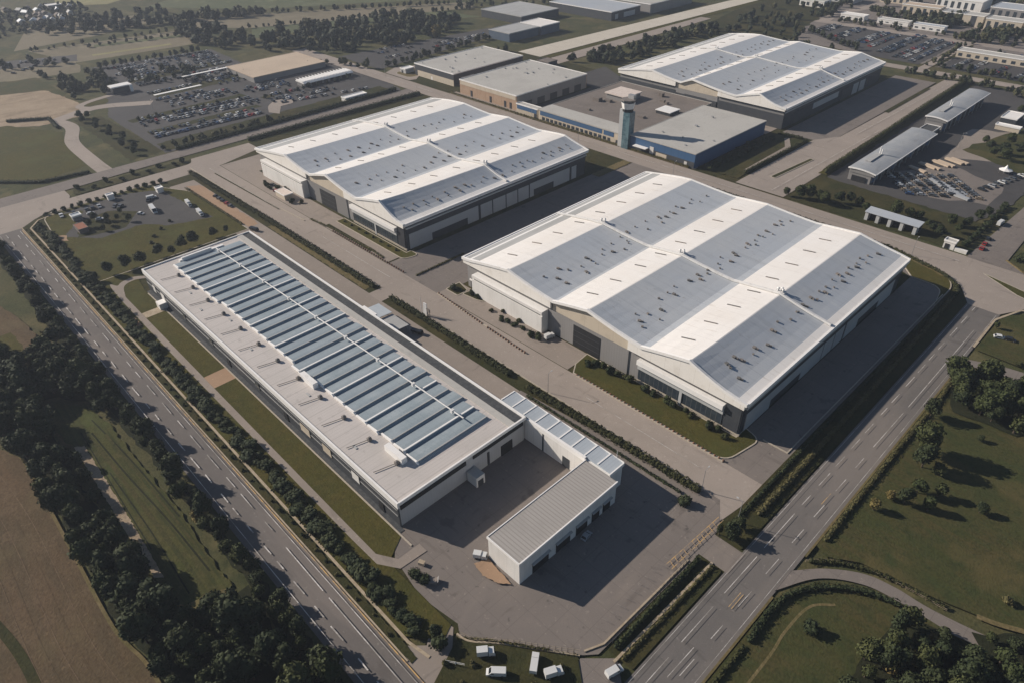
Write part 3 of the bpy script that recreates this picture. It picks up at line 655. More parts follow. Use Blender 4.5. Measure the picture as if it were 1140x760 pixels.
# ------------------------------------------------------------------ long rooflight building
def long_building():
    x0, x1, y0, y1, h = -311.5, -120.3, 67.6, 120, 10.4
    t = thing('factory', 'long low factory with a field of blue glass rooflights, beside the tree lined highway', 'factory')
    b = B(); b.box(x0+.6, y0+.7, -.3, x1-.6, y1-.4, h-.02); b.build('wall', 'panel_light', t)
    b = B()
    b.face([(x0+.5, y0+.6, h), (x1-.5, y0+.6, h), (x1-.5, 113.4, h), (x0+.5, 113.4, h)]); b.build('roof', 'corrX', t)
    b = B(); b.box(x0+.5, 115.62, h-.5, x1-.52, 119.23, h+.03); b.build('gutter_roof', 'strip_dark', t)
    b = B(); b.box(x0+.5, 113.0, h-.2, x1-.6, 115.6, h+.28); b.build('gutter_edge', 'flatroof', t)
    b = B(); b.box(x0, y0, h-1.75, x1, y0+.62, h+.55); b.build('front_parapet', 'trim', t)
    b = B(); b.box(x0, y0+.63, h-.8, x0+.5, y1, h+.5); b.box(x1-.5, y0+.63, h-.7, x1+.05, y1, h+.5); b.box(x0+.51, 119.25, h-.9, x1-.51, y1+.05, h+.5); b.build('parapet', 'trim', t)
    b = B(); b.box(x0+.65, y0+.25, -.2, x1-.4, y0+.68, h-1.8); o = b.build('front_cladding', 'panel_dark', t)
    b = B(); b.box(x0+1, y0+.1, 4.6, x1-1, y0+.24, 4.85); b.box(x0+1, y0+.1, 7.2, x1-1, y0+.24, 7.35); b.build('cladding_rail', 'steel', o)
    for xa, w, m in ((-303, 3, 'panel_white'), (-294, 4, 'panel_white'), (-271, 2.4, 'glass'), (-246, 3, 'glass'), (-232, 2.5, 'black'), (-208, 3, 'glass'), (-188, 2.6, 'black'), (-176, 6, 'cream'), (-162, 5, 'cream'), (-145, 4, 'panel_white'), (-131, 2.5, 'black')):
        b = B(); b.box(xa, y0-.02, 3.2 if m != 'black' else 0, xa+w, y0+.095, 6.4 if m != 'black' else 4); b.build('window' if m != 'black' else 'door', m, t)
    b = B(); b.box(-293.5, y0-3.2, 0, -289.5, y0+.2, 3.2, 0, 1); b.build('entrance_porch', ['panel_white', 'trim'], t)
    # short end toward the yard
    b = B(); b.box(x1-.6, y0+1.2, 7.2, x1-.25, 94, 8.7); b.box(x1-.6, 97, 7.6, x1-.25, y1-1, 8.9); b.build('window_band', 'black', t)
    b = B(); b.box(x1-.6, 109, 0, x1-.3, 114, 4.6); b.build('door', 'black', t)
    b = B(); b.box(x1-.6, 103, .5, x1-.35, 103.8, 6); b.build('downpipe', 'panel_dark', t)
    b = B(); b.box(x1-.2, 94, 0, x1+4.2, 97.5, 4.4, 0, 1); o = b.build('lobby', ['panel_white', 'flatroof'], t)
    b = B(); b.box(x1+4.2, 94.6, 0, x1+4.32, 96.8, 3); b.build('door', 'panel_dark', o)
    # rooflight bays
    n = 27; w = (177.2)/n; xs = -305.6
    for i in range(n):
        a = xs+i*w; maj = i % 3 == 1
        ys = 81.6 - (1.5 if i < 7 else .4 if i < 16 else 1.6 if i < 18 else 0.2 if i < 24 else -.6); ye = 111.8-(0 if i < 14 else (.9 if i % 3 else 0))
        hh = .72+.08*(i % 2)
        pr = [(a+.02, h+.05), (a+w-.1, h+.05), (a+w-.14, h+.1), (a+w*.95, h+hh*.45), (a+w*.86, h+hh), (a+w*.55, h+hh*.88), (a+w*.2, h+.38), (a+.05, h+.2)]
        b = B(); b.sweep(pr, ys, ye, 0); o = b.build('rooflight', 'sky_glass', t)
        b = B()
        wc = .3 if maj else .2
        b.box(a+w*.85-wc, ys-.2, h+hh-.12, a+w*.85+wc, ye+.1, h+hh+.16+.1*maj); b.build('ridge_cap', 'trim' if maj else 'roof_gutter', o)
        b = B(); b.sweep([(a-.05, h+.04), (a+w-.1, h+.04), (a+w-.45, h+hh*.75), (a+w*.85, h+hh*1.3), (a+.3, h+.5)], ys-.65, ys-.05); b.build('end_wall', 'trim', o)
    for xa in (-192, -141):
        b = B(); b.box(xa, 78.2, h, xa+9, 80.2, h+2.3); b.build('plant_box', 'trim', t)
    b = B(); b.box(xs-2, 83, h+.02, xs-.6, 104, h+.7); b.box(xs-1, 84, h, xs+.05, 98, h+1.9); b.build('rooflight_kerb', 'trim', t)
    b = B(); b.tube((-303, 99.2, h+2.1), (-133, 104, h+2.1), .24, .24, 8)
    for x in np.arange(-300, -134, 20.2): b.box(x-.5, 98.6+(x+303)*.028, h+1.3, x+.5, 99.8+(x+303)*.028, h+2.5)
    b.build('roof_pipe', 'pipe', t)
    for x in np.arange(-295, -124, 14.6):
        b = B(); b.tube((x-1.2, y0+2.5, h+.35), (x+.6, y0+9.5, h+.35), .12, .12, 5); b.box(x+.2, y0+9.2, h, x+1.5, y0+10.4, h+1.1); b.cyl(x+.9, y0+9.8, h+1.1, h+1.5, .7, 8, .3)
        b.build('vent_pipe', 'vent', t)
    for x, y in ((-278, 74.5), (-222, 73.5), (-262, 72), (-183, 75), (-246, 77), (-150, 72)):
        b = B(); b.box(x, y, h, x+2.2, y+.7, h+.25); b.build('roof_hatch', 'roof_gutter', t)
    return t
long_building()
def annex():
    t = thing('annex', 'narrow annex with stepped ribbed roof joining the long factory to the loading wing', 'annex')
    b = B(); b.box(-133, 120.3, -.3, -85.3, 126.8, 9.3); b.build('wall', 'panel_white', t)
    n = 9; w = 48/n
    for i in range(n):
        a = -133.2+i*w
        b = B(); b.sweep([(a, 9.35), (a+w-.02, 9.35), (a+w-.02, 9.55), (a+.9, 10.0), (a, 9.95)], 120.9, 127.2); o = b.build('roof_panel', 'strip_roof', t)
        b = B(); b.box(a+.02, 120.9, 9.96, a+.5, 127.2, 10.18); b.build('roof_ridge', 'trim', o)
    b = B(); b.box(-119.6, 120.0, 8.6, -94.7, 120.85, 10.2); b.box(-133, 127.22, 8.9, -85.2, 127.5, 9.9); b.box(-85.28, 120.3, 8.7, -84.9, 127.2, 9.9); b.build('parapet', 'trim', t)
    b = B(); b.box(-104, 120.18, 0, -101, 120.32, 4.5); b.build('door', 'panel_dark', t)
    b = B(); b.box(-113, 120.18, .5, -112.4, 120.32, 8); b.build('downpipe', 'panel_dark', t)
    b = B(); b.tube((-88, 127.3, 9), (-88, 127.3, 13), .1, .06, 6); b.build('mast', 'pipe', t)
    t2 = thing('loading_wing', 'white loading wing with corrugated grey roof and dark bays, standing out into the yard', 'loading wing')
    b = B(); b.box(-94.2, 79, -.3, -82, 119.9, 9.55); b.build('wall', 'panel_white', t2)
    b = B(); b.face([(-94.2, 79, 9.58), (-82, 79, 9.58), (-82, 119.9, 9.58), (-94.2, 119.9, 9.58)]); b.build('roof', 'corr', t2)
    b = B(); b.box(-94.5, 78.7, 9.0, -81.7, 79.0, 9.75); b.box(-94.5, 79.01, 9.0, -94.21, 120.2, 9.75); b.box(-81.99, 79.01, 9.0, -81.6, 120.0, 9.75); b.build('roof_edge', 'trim', t2)
    for i, (ya, yb) in enumerate(((84, 90.5), (93.5, 99.5), (102, 107), (109, 112.5), (114, 117.5))):
        b = B(); b.box(-82.1, ya, 0, -81.92, yb, 4.6); o = b.build('loading_bay', 'black', t2)
        b = B(); b.box(-81.95, ya-.3, 4.62, -81.2, yb+.3, 4.9); b.build('bay_canopy', 'roof_gutter', o)
    b = B(); b.box(-94.4, 110, 0, -94.18, 113, 4); b.build('door', 'panel_dark', t2)
    return t
annex()
# ------------------------------------------------------------------ other buildings
def block(name, label, cat, x0, y0, x1, y1, h, wall, roof, bands=(), wins=(), group=None, edge_m='trim', rim=.4):
    """bands: (face, z0, z1, mat, name, a, b); wins: (face, a, b, z0, z1, mat, name); faces '-y' and '+x'"""
    t = thing(name, label, cat, group)
    b = B(); b.box(x0+.3, y0+.3, -.3, x1-.3, y1-.3, h-.02); b.build('wall', wall, t)
    b = B(); b.face([(x0+.2, y0+.2, h), (x1-.2, y0+.2, h), (x1-.2, y1-.2, h), (x0+.2, y1-.2, h)]); b.build('roof', roof, t)
    b = B(); b.box(x0, y0, h-.45, x1, y0+.3, h+rim); b.box(x0, y1-.3, h-.45, x1, y1, h+rim); b.box(x0, y0+.31, h-.45, x0+.3, y1-.31, h+rim); b.box(x1-.3, y0+.31, h-.45, x1, y1-.31, h+rim); b.build('parapet', edge_m, t)
    for k, (f, z0, z1, m, nm, a, c) in enumerate(bands):
        b = B(); d = .16
        if f == '-y': b.box(a, y0+.3-d, z0, c, y0+.32, z1)
        else: b.box(x1-.32, a, z0, x1-.3+d, c, z1)
        b.build(nm, m, t)
    for (f, a, c, z0, z1, m, nm) in wins:
        b = B()
        if f == '-y': b.box(a, y0+.08, z0, c, y0+.31, z1)
        else: b.box(x1-.31, a, z0, x1-.08, c, z1)
        b.build(nm, m, t)
    return t
def roofbits(t, x0, y0, x1, y1, h, n, m='steel'):
    for _ in range(n):
        x = random.uniform(x0+3, x1-3); y = random.uniform(y0+3, y1-3); w = random.uniform(.7, 1.8)
        b = B(); b.box(x, y, h, x+w, y+w*.8, h+random.uniform(.5, 1.2)); b.build('roof_unit', m, t)
t = block('warehouse', 'dark banded grey roofed warehouse next to the orange brick one', 'warehouse', -504, 370, -452, 450, 10, 'panel_dark', 'flatroof',
      [('-y', 0, 5, 'cream', 'lower_wall', -500, -452.5), ('+x', 1, 6, 'panel_light', 'side_panel', 378, 392), ('+x', 1, 6, 'panel_light', 'side_panel', 418, 438)],
      [('+x', 398, 401, 0, 5, 'panel_white', 'door'), ('+x', 404, 407, 0, 5, 'panel_white', 'door'), ('+x', 410, 413, 0, 5, 'panel_white', 'door'), ('-y', -482, -480, 0, 3, 'panel_white', 'door')])
roofbits(t, -504, 370, -452, 450, 10, 12)
t = block('warehouse', 'square orange brick warehouse with pale grey roof', 'warehouse', -435, 361.5, -370.5, 441, 11, 'brick', 'flatroof',
      [('-y', 7.6, 10.4, 'cream', 'upper_band', -434, -371.5), ('+x', 0, 10.4, 'panel_grey', 'shaded_side', 362.5, 440)],  # grey sheet over the brick paints in the shade of the +x side
      [('-y', x, x+2, 0, 5, 'panel_dark', 'door') for x in (-422, -400, -384, -378)]+[('+x', 370+14*i, 378+14*i, 0, 5, 'panel_dark', 'door') for i in range(5)])
roofbits(t, -435, 362, -371, 441, 11, 14)
t = block('showroom', 'brown flat roofed building with long blue front band beside the tower', 'showroom', -345, 358, -262.6, 453, 7.8, 'cream', 'brownroof',
      [('-y', 4.2, 7.1, 'blue', 'blue_band', -343, -286), ('-y', 4.2, 7.1, 'blue', 'blue_band', -284.5, -276)],
      [('-y', -341+4*i, -338.6+4*i, 1.2, 3.2, 'glass', 'window') for i in range(15)]+[('-y', -274, -272, 0, 3, 'panel_dark', 'door'), ('-y', -281, -279, 0, 3, 'panel_dark', 'door')], edge_m='flatroof', rim=.3)
b = B(); b.box(-344.4, 358.5, 7.83, -271, 372.5, 8.05); b.build('front_roof', 'flatroof', t)
for a in ((-330, 400, -324, 404, 2.4), (-322, 404, -317, 407, 1.6), (-300, 440, -297, 443, 2.5), (-292, 430, -288, 432, 1.8), (-286, 428, -284, 430, 1.6), (-283, 392, -278, 395, 1.2), (-318, 380, -316, 382, 1.2)):
    b = B(); b.box(a[0], a[1], 7.8, a[2], a[3], 7.8+a[4]); b.build('roof_unit', 'brownroof', t)
b = B(); b.box(-326, 411, 7.8, -308, 428, 11.5); o = b.build('penthouse', 'panel_grey', t)
b = B(); b.box(-327, 410, 11.5, -307, 429, 12.3); b.build('penthouse_roof', 'pinkroof', o)
b = B(); b.box(-279, 408, 7.8, -267.5, 419, 10); o = b.build('roof_shed', 'panel_dark', t)
b = B(); b.box(-279.5, 407.5, 10, -267, 419.5, 10.4); b.build('roof_shed_cover', 'trim', o)
block('gatehouse', 'low blue banded wall building closing the courtyard next to the brick warehouse', 'outbuilding', -368, 358.5, -346, 364, 7, 'cream', 'flatroof',
      [('-y', 3.6, 6.4, 'blue', 'blue_band', -367, -347)], [('-y', -349.5, -347, 0, 3.4, 'panel_dark', 'door')])
t = block('blue_hall', 'big blue clad hall with a pale flat roof, in front of the farthest hall', 'hall', -262, 357, -212.5, 440, 9.6, 'blue', 'flatroof',
      [('-y', 0, 4.2, 'panel_dark', 'glazed_front', -258, -213)],
      [('-y', -246, -243, .5, 6, 'panel_white', 'column'), ('-y', -241, -233, 1, 3.6, 'cream', 'window'), ('-y', -220, -218, 0, 3.4, 'panel_white', 'door')], edge_m='flatroof', rim=.15)
roofbits(t, -262, 357, -212, 440, 9.6, 6)
b = B(); b.box(-257, 353.8, 4.4, -247, 357.2, 4.8); b.build('canopy', 'trim', t)
# tower
t = thing('control_tower', 'tall cyan glazed tower with a white flared cabin on top', 'tower')
b = B(); b.box(-270.6, 355.8, -.3, -267.2, 360.6, 24.6); b.build('side_shaft', 'panel_light', t)
b = B(); b.box(-267.19, 355.2, -.3, -262, 360.6, 23.5); b.build('glazed_shaft', 'cyan_glass', t)
b = B(); b.cyl(-266, 358, 23.6, 25.4, 3.4, 8); b.build('cabin_base', 'black', t)
b = B(); b.cyl(-266, 358, 25.4, 29.2, 3.6, 8, 4.5); o = b.build('cabin', 'trim', t)
b = B(); b.cyl(-266, 358, 29.2, 30.6, 4.3, 8, 4.3); b.build('window', 'glass', o)
b = B(); b.cyl(-266, 358, 30.6, 31.2, 4.8, 8); b.build('cabin_roof', 'vent', t)
b = B(); b.box(-267.4, 359, 31.2, -263, 361.5, 33.5); b.build('roof_room', 'steel', t)

def vaulted(label, x0, y0, x1, y1, h, rise, group):
    t = thing('depot_shed', label, 'shed', group)
    xs = [x0+(x1-x0)*i/8 for i in range(9)]; zs = [h+rise*math.sin(math.pi*(.12+.76*i/8))-rise*math.sin(math.pi*.12) for i in range(9)]
    zs = [z-(i/8)*.6 for i, z in enumerate(zs)]
    b = B(); b.box(x0+.8, y0+.6, -.3, x1-2.5, y1-.6, h-.3); b.build('wall', 'panel_grey', t)
    b = B(); b.sweep(list(zip(xs, zs))+[(x, z-.35) for x, z in zip(reversed(xs), reversed(zs))], y0, y1); b.build('roof', 'shed_roof', t)
    b = B(); b.sweep([(x0+.8, h-2.4)]+[(x, z-.36) for x, z in zip(xs[1:-1], zs[1:-1])]+[(x1-.4, h-2.4)], y0+.2, y0+.58); b.build('gable_panel', 'panel_grey', t)
    b = B(); b.sweep(list(zip(xs, [z+.25 for z in zs]))+[(x, z-.5) for x, z in zip(reversed(xs), reversed(zs))], y0-.4, y0-.02); b.box(x1-.1, y0, zs[-1]-.5, x1+.2, y1, zs[-1]+.15); b.build('roof_edge', 'trim', t)
    b = B(); b.box(x0+3, y0-.02, 0, x1-5, y0+.18, 3.6); b.build('door', 'black', t)
    for i in range(int((y1-y0)/9)):
        y = y0+2+9*i
        b = B(); b.box(x1-.9, y, -.2, x1-.5, y+.4, zs[-1]-.5); b.build('column', 'steel', t)
        b = B(); b.box(x1-2.52, y+1.5, 0, x1-2.3, y+7.5, 5.2); b.build('loading_bay', 'black' if i % 3 else 'blue', t)
    b = B(); b.box(x0+3, y0+14, h+rise*.55, x0+6.5, y0+30, h+rise*.95); b.build('roof_unit', 'roof_gutter', t)
    for d in (0, 1.2):
        b = B(); b.cyl(x0+5+d, y0+30, h, h+rise+4-d, .35, 8); b.build('chimney', 'trim', t)
    return t
vaulted('nearer curved roof depot shed with two white flues, beside the pale approach road', -141, 406, -125, 499, 7.4, 1.2, 'curved roof depot sheds')
vaulted('curved roof depot shed at the far end of the works yard', -142, 523, -127.5, 608, 9, 1.2, 'curved roof depot sheds')
block('link_building', 'dark flat link between the two curved depot sheds', 'outbuilding', -139, 503, -130, 521, 4.6, 'panel_dark', 'strip_dark')
# long open shed by the north road
t = thing('open_shed', 'low open fronted shed with grey blue roof beside the north road', 'shed')
b = B(); b.sweep([(360.3, 4.7), (360.3, 4.95), (367.4, 5.5), (367.4, 5.25)], -111, -84, axis='x'); b.build('roof', 'roof_grey', t)
b = B(); b.box(-110.6, 364.5, -.2, -84.4, 367, 5.1); b.build('back_wall', 'panel_dark', t)
for x in (-110.6, -105, -99, -93, -86.5):
    b = B(); b.box(x, 360.8, -.2, x+1.6, 364.4, 4.7); b.build('bay_wall', 'panel_light', t)
t = block('kiosk', 'small white flat roofed kiosk at the corner of the north road junction', 'kiosk', -71, 357.5, -65.5, 361.5, 4, 'panel_white', 'flatroof', [], [('-y', -70, -68, 0, 2.6, 'black', 'door'), ('+x', 358.5, 360.5, 1, 2.6, 'glass', 'window')])
b = B(); b.box(-65.4, 357.6, 0, -60, 359.2, 1.6); b.build('barrier_wall', 'panel_white', t)
# NW lot buildings
t = block('warehouse', 'sprawling tan roofed building at the top of the car park', 'warehouse', -637, 262, -585, 332, 4.6, 'panel_grey', 'tanroof', edge_m='tanroof', rim=.2)
t = thing('long_canopy', 'long white ribbed canopy in the car park near the north road', 'canopy')
b = B(); b.sweep([(-555, 3.4), (-553, 4.6), (-544, 4.6), (-541, 3.2), (-541, 3.0), (-555, 3.1)], 284, 332)
for i in range(16): b.box(-555.2, 284.5+3*i, 4.62, -541, 285+3*i, 4.9)
b.build('roof', 'trim', t)
b = B(); b.box(-553.5, 284.5, -.2, -542, 331.5, 3.1); b.build('wall', 'panel_grey', t)
for i in range(8):
    b = B(); b.box(-541.95, 286+5.8*i, .2, -541.8, 289.5+5.8*i, 2.8); b.build('opening', 'black', t)
block('site_office', 'small white flat roofed office along the car park hedge', 'office', -488, 285, -481, 305, 3.4, 'panel_white', 'trim', [], [('+x', 293, 296, 0, 2.6, 'black', 'door')])
t = thing('shelter', 'white topped shelter standing alone in the car park corner', 'shelter')
b = B(); b.box(-649, 166, 5.0, -640, 182, 5.8); b.box(-640, 180, -.2, -638.6, 182, 5.8); b.build('roof', 'trim', t)
b = B(); b.box(-648, 167, -.2, -641, 180, 4.95); b.build('wall', 'panel_dark', t)
def canopy(label, x, y0, y1):
    t = thing('car_park_canopy', label, 'canopy', 'canopies over the car park rows')
    b = B(); b.sweep([(x-2.2, 4.2), (x-2.2, 4.5), (x+2.2, 4.9), (x+2.2, 4.6)], y0, y1); b.build('roof', 'trim', t)
    for i in range(6):
        y = y0+1+(y1-y0-2)*i/5; b = B(); b.tube((x, y, -.2), (x, y, 4.6), .15, .15, 6); b.build('post', 'steel', t)
canopy('thin white canopy over the cars near the round access path', -598, 184, 222)
canopy('thin white canopy over the cars farther from the access path', -634, 222, 262)
# top centre buildings
block('works_building', 'dark slate roofed works building joined to the bright white roof', 'works', -558, 506, -527.3, 548, 8, 'slate', 'roof_gutter', edge_m='roof_gutter')
block('works_building', 'bright white roofed works building behind the pale concrete road', 'works', -556, 549, -525, 577, 8.4, 'slate', 'roof_white')
block('works_building', 'long grey roofed works building at the top of the view', 'works', -607, 648, -514, 700, 9, 'panel_dark', 'roof_grey', [('+x', 1, 6, 'panel_light', 'side_panel', 655, 660), ('+x', 1, 6, 'panel_light', 'side_panel', 670, 690)])
block('works_building', 'dark works building behind the slate roofed one', 'works', -640, 570, -575, 630, 8, 'panel_dark', 'roof_gutter', edge_m='roof_gutter')
block('works_building', 'pale wide works building at the upper edge, past the long grey one', 'works', -592, 706, -505, 790, 10, 'panel_grey', 'flatroof')
block('pump_house', 'small pale cabin beside the dark banded warehouse', 'cabin', -520, 366, -512, 376, 4, 'panel_light', 'trim', [], [('-y', -518, -516, 0, 2.5, 'black', 'door')])
block('substation', 'small dark cabin behind the two brick warehouses', 'cabin', -447, 462, -433, 474, 5, 'panel_dark', 'brownroof', edge_m='brownroof')
# upper right commercial blocks
spec = [
 ('long white roofed row above the upper works car park', -192, 735, -60, 748, 6, 'cream', 'flatroof'),
 ('slim cream block with a dark central stripe', -232, 868, -212, 885, 11, 'cream', 'flatroof'),
 ('wide cream block with rows of small windows', -209, 862, -176, 880, 11, 'cream', 'flatroof'),
 ('ribbed cream block at the upper right edge of the view', -173, 860, -120, 880, 12, 'cream', 'roof_grey'),
 ('bright white warehouse roof behind the cream blocks', -286, 950, -238, 985, 10, 'panel_white', 'roof_white'),
 ('long tan block left of the tree filled courtyard', -302, 893, -262, 910, 9, 'cream', 'tanroof'),
 ('pair of small white roofed units facing the car park', -262, 822, -232, 832, 5, 'panel_white', 'roof_grey'),
 ('low white unit beside the pair of small units', -300, 826, -268, 836, 4.5, 'panel_white', 'flatroof'),
 ('white gabled unit on its own by the far access road', -338, 822, -312, 834, 5, 'panel_white', 'roof_white'),
 ('grey roofed block inside the tree filled courtyard', -258, 885, -238, 905, 8, 'cream', 'roof_gutter'),
 ('pale block behind the far access road', -405, 860, -375, 878, 7, 'panel_white', 'flatroof'),
 ('long pale shed at the top edge near the far road', -420, 905, -360, 930, 8, 'panel_light', 'flatroof'),
 ('cream office block at the top edge', -345, 940, -310, 960, 12, 'cream', 'flatroof'),
 ('grey warehouse at the top edge beside the cream offices', -300, 1000, -240, 1040, 10, 'panel_grey', 'roof_gutter'),
 ('wide grey warehouse in the top corner', -225, 930, -150, 965, 10, 'panel_grey', 'roof_grey'),
 ('white warehouse in the top corner past the ribbed block', -140, 905, -80, 930, 9, 'panel_white', 'flatroof'),
]
for i, s in enumerate(spec):
    lab, x0, y0, x1, y1, h, w, r = s
    nwin = max(2, int((x1-x0)/7))
    wins = [('-y', x0+2+7*k, x0+5+7*k, 1.5, h-2.2, 'glass', 'window') for k in range(min(nwin, 14)) if x0+5+7*k < x1]
    if 'dark central stripe' in lab: wins = [('-y', -224, -219, .5, h-.6, 'panel_dark', 'stripe_panel')]
    t = block('commercial_block', lab, 'building', x0, y0, x1, y1, h, w, r, [], wins)
# works yard odds and ends
block('container_office', 'long pale container office in the works yard', 'cabin', -107, 555, -92, 560, 3.5, 'cream', 'trim')
block('storage_shed', 'dark shed with white gable roof in the works yard', 'shed', -108, 568, -98, 586, 5, 'panel_dark', 'roof_white')
t = thing('tent', 'white peaked tent on the works yard', 'tent', loc=(-78, 478, zat(-78, 478))); t.scale = (.6, .6, .75)
b = B(); k = 8
for i in range(k):
    a0, a1 = 2*math.pi*i/k, 2*math.pi*(i+1)/k; p = lambda a, r, z: (r*math.cos(a), r*math.sin(a), z)
    b.face([p(a0, 6.2, 2.4), p(a1, 6.2, 2.4), p(a1, 2, 3.6), p(a0, 2, 3.6)]); b.face([p(a0, 2, 3.6), p(a1, 2, 3.6), (0, 0, 6.5)])
b.build('canopy', 'trim', t)
for i in range(8):
    b = B(); a0 = 2*math.pi*i/8; b.tube((5.9*math.cos(a0), 5.9*math.sin(a0), 0), (5.9*math.cos(a0), 5.9*math.sin(a0), 2.5), .1, .1, 5); b.build('pole', 'steel', t)
# corner lot things
block('site_hut', 'low red roofed hut in the corner car lot', 'hut', -402, 63.5, -393, 68.5, 3, 'brownroof', mat('red_roof', (.28, .11, .065), [('n', 1, .4, .7, (.2, .08, .05), .6)]), edge_m='brownroof', rim=.1)
block('site_hut', 'small white hut by the far kerb of the corner car lot', 'hut', -429, 89, -425.5, 93, 3.4, 'panel_white', 'trim')
block('site_hut', 'small white hut near the fork of the road by the corner lot', 'hut', -419, 113, -415, 117, 3.2, 'panel_white', 'trim')
block('site_cabin', 'pale green roofed cabin standing in the corner lot', 'cabin', -416, 66, -411, 71, 3.2, 'panel_grey', 'strip_roof')
block('storage_box', 'pale beige storage box in front of the middle hall', 'box', -363, 159.8, -352, 165.6, 3.6, 'cream', 'pinkroof', rim=.12)
# canopies behind the long factory
t = thing('glass_canopy', 'ribbed grey canopy leaning on the back of the long factory', 'canopy')
b = B(); b.sweep([(120.6, 5.2), (120.6, 5.4), (131, 4.8), (131, 4.6)], -220, -210.4, axis='x'); b.build('roof', 'strip_roof', t)
b = B(); b.sweep([(120.6, 4.3), (120.6, 4.5), (131, 4.0), (131, 3.8)], -210.3, -199, axis='x'); b.build('lower_roof', 'roof_gutter', t)
for x in (-219.5, -210.5, -199.6):
    b = B(); b.tube((x, 130.4, -.2), (x, 130.4, 4), .15, .15, 6); b.build('post', 'steel', t)
b = B(); b.box(-215, 120.3, 10.0, -206, 121.2, 10.6); b.build('wall_rail', 'trim', t)
# sign by the service road
t = thing('entrance_sign', 'white slanted sign panel with a thin white mast at the service road crossing', 'sign', loc=(-204, 142.9, zat(-204, 143.6)))
b = B(); b.tube((-2.2, .2, -.2), (-2.2, .2, 8.5), .16, .08, 8); b.build('mast', 'pipe', t)
b = B(); b.face([(-1, -.2, .2), (1.3, .1, .2), (1.0, .5, 6.2), (-.6, .2, 6.2)]); b.face([(-1, .1, .2), (-.6, .5, 6.2), (1.0, .8, 6.2), (1.3, .4, .2)])
b.face([(-.6, .2, 6.2), (1.0, .5, 6.2), (1.0, .8, 6.2), (-.6, .5, 6.2)]); b.face([(-1, -.2, .2), (-.6, .2, 6.2), (-.6, .5, 6.2), (-1, .1, .2)]); b.face([(1.3, .1, .2), (1.3, .4, .2), (1.0, .8, 6.2), (1.0, .5, 6.2)]); b.build('panel', 'trim', t)
b = B()
for x in (1.8, 3.2): b.tube((x, .6, -.2), (x-1, .5, 4.2), .14, .14, 6)
b.box(.9, .3, 2.4, 3, .8, 4.0); b.build('frame', 'vent', t)
# far town, upper left
for i in range(26):
    x = random.uniform(-1110, -960); y = random.uniform(185, 262); w = random.uniform(6, 10); d = random.uniform(5, 7.5)
    lab = 'small distant house with a pale roof in the hamlet past the fields'
    t = thing('house', lab, 'house', 'houses of the distant hamlet', loc=(x, y, 0), rz=random.uniform(-.5, .5))
    b = B(); b.box(-w/2, -d/2, -.2, w/2, d/2, 3.4); b.build('wall', 'cream', t)
    b = B(); b.sweep([(-d/2-.4, 3.4), (d/2+.4, 3.4), (0, 5.6)], -w/2-.5, w/2+.5, axis='x'); b.build('roof', random.choice(['roof_gutter', 'brownroof', 'panel_grey', 'roof_grey', 'brownroof']), t)
block('barn', 'long bright barn on the edge of the distant hamlet', 'barn', -1088, 240, -1074, 256, 5, 'panel_grey', 'roof_white')
# ------------------------------------------------------------------ vegetation
def np_mesh(name, V, F, mats, mi=None):
    """quads from numpy arrays"""
    me = bpy.data.meshes.new(name); n = len(V); k = len(F); w = F.shape[1]
    me.vertices.add(n); me.vertices.foreach_set('co', V.astype(np.float32).ravel())
    me.loops.add(k*w); me.loops.foreach_set('vertex_index', F.astype(np.int32).ravel())
    me.polygons.add(k); me.polygons.foreach_set('loop_start', np.arange(0, k*w, w, dtype=np.int32))
    try: me.polygons.foreach_set('loop_total', np.full(k, w, dtype=np.int32))
    except Exception: pass
    for m in mats: me.materials.append(MT[m] if isinstance(m, str) else m)
    if mi is not None: me.polygons.foreach_set('material_index', mi.astype(np.int32))
    me.update(calc_edges=True); me.validate(); return me
def leaf_quads(C, Nrm, size):
    """quads centred at C facing about Nrm"""
    n = len(C)
    J = Nrm+rng.normal(0, .55, (n, 3)); J /= np.linalg.norm(J, axis=1)[:, None]
    A = np.cross(J, rng.normal(0, 1, (n, 3))); A /= np.linalg.norm(A, axis=1)[:, None]; Bv = np.cross(J, A)
    s = (size*rng.uniform(.6, 1.3, n))[:, None]
    V = np.stack([C-A*s-Bv*s*.7, C+A*s-Bv*s*.7, C+A*s+Bv*s*.7, C-A*s+Bv*s*.7], 1).reshape(-1, 3)
    return V, np.arange(4*n).reshape(n, 4)
def ball(c, r, seg=8, rings=6, jit=.12):
    V = []; F = []
    for i in range(rings+1):
        th = math.pi*i/rings
        for j in range(seg):
            ph = 2*math.pi*j/seg; k = 1+random.uniform(-jit, jit)
            V.append((c[0]+r[0]*k*math.sin(th)*math.cos(ph), c[1]+r[1]*k*math.sin(th)*math.sin(ph), c[2]+r[2]*k*math.cos(th)))
    for i in range(rings):
        for j in range(seg):
            F.append((i*seg+j, (i+1)*seg+j, (i+1)*seg+(j+1) % seg, i*seg+(j+1) % seg))
    return np.array(V), np.array(F)
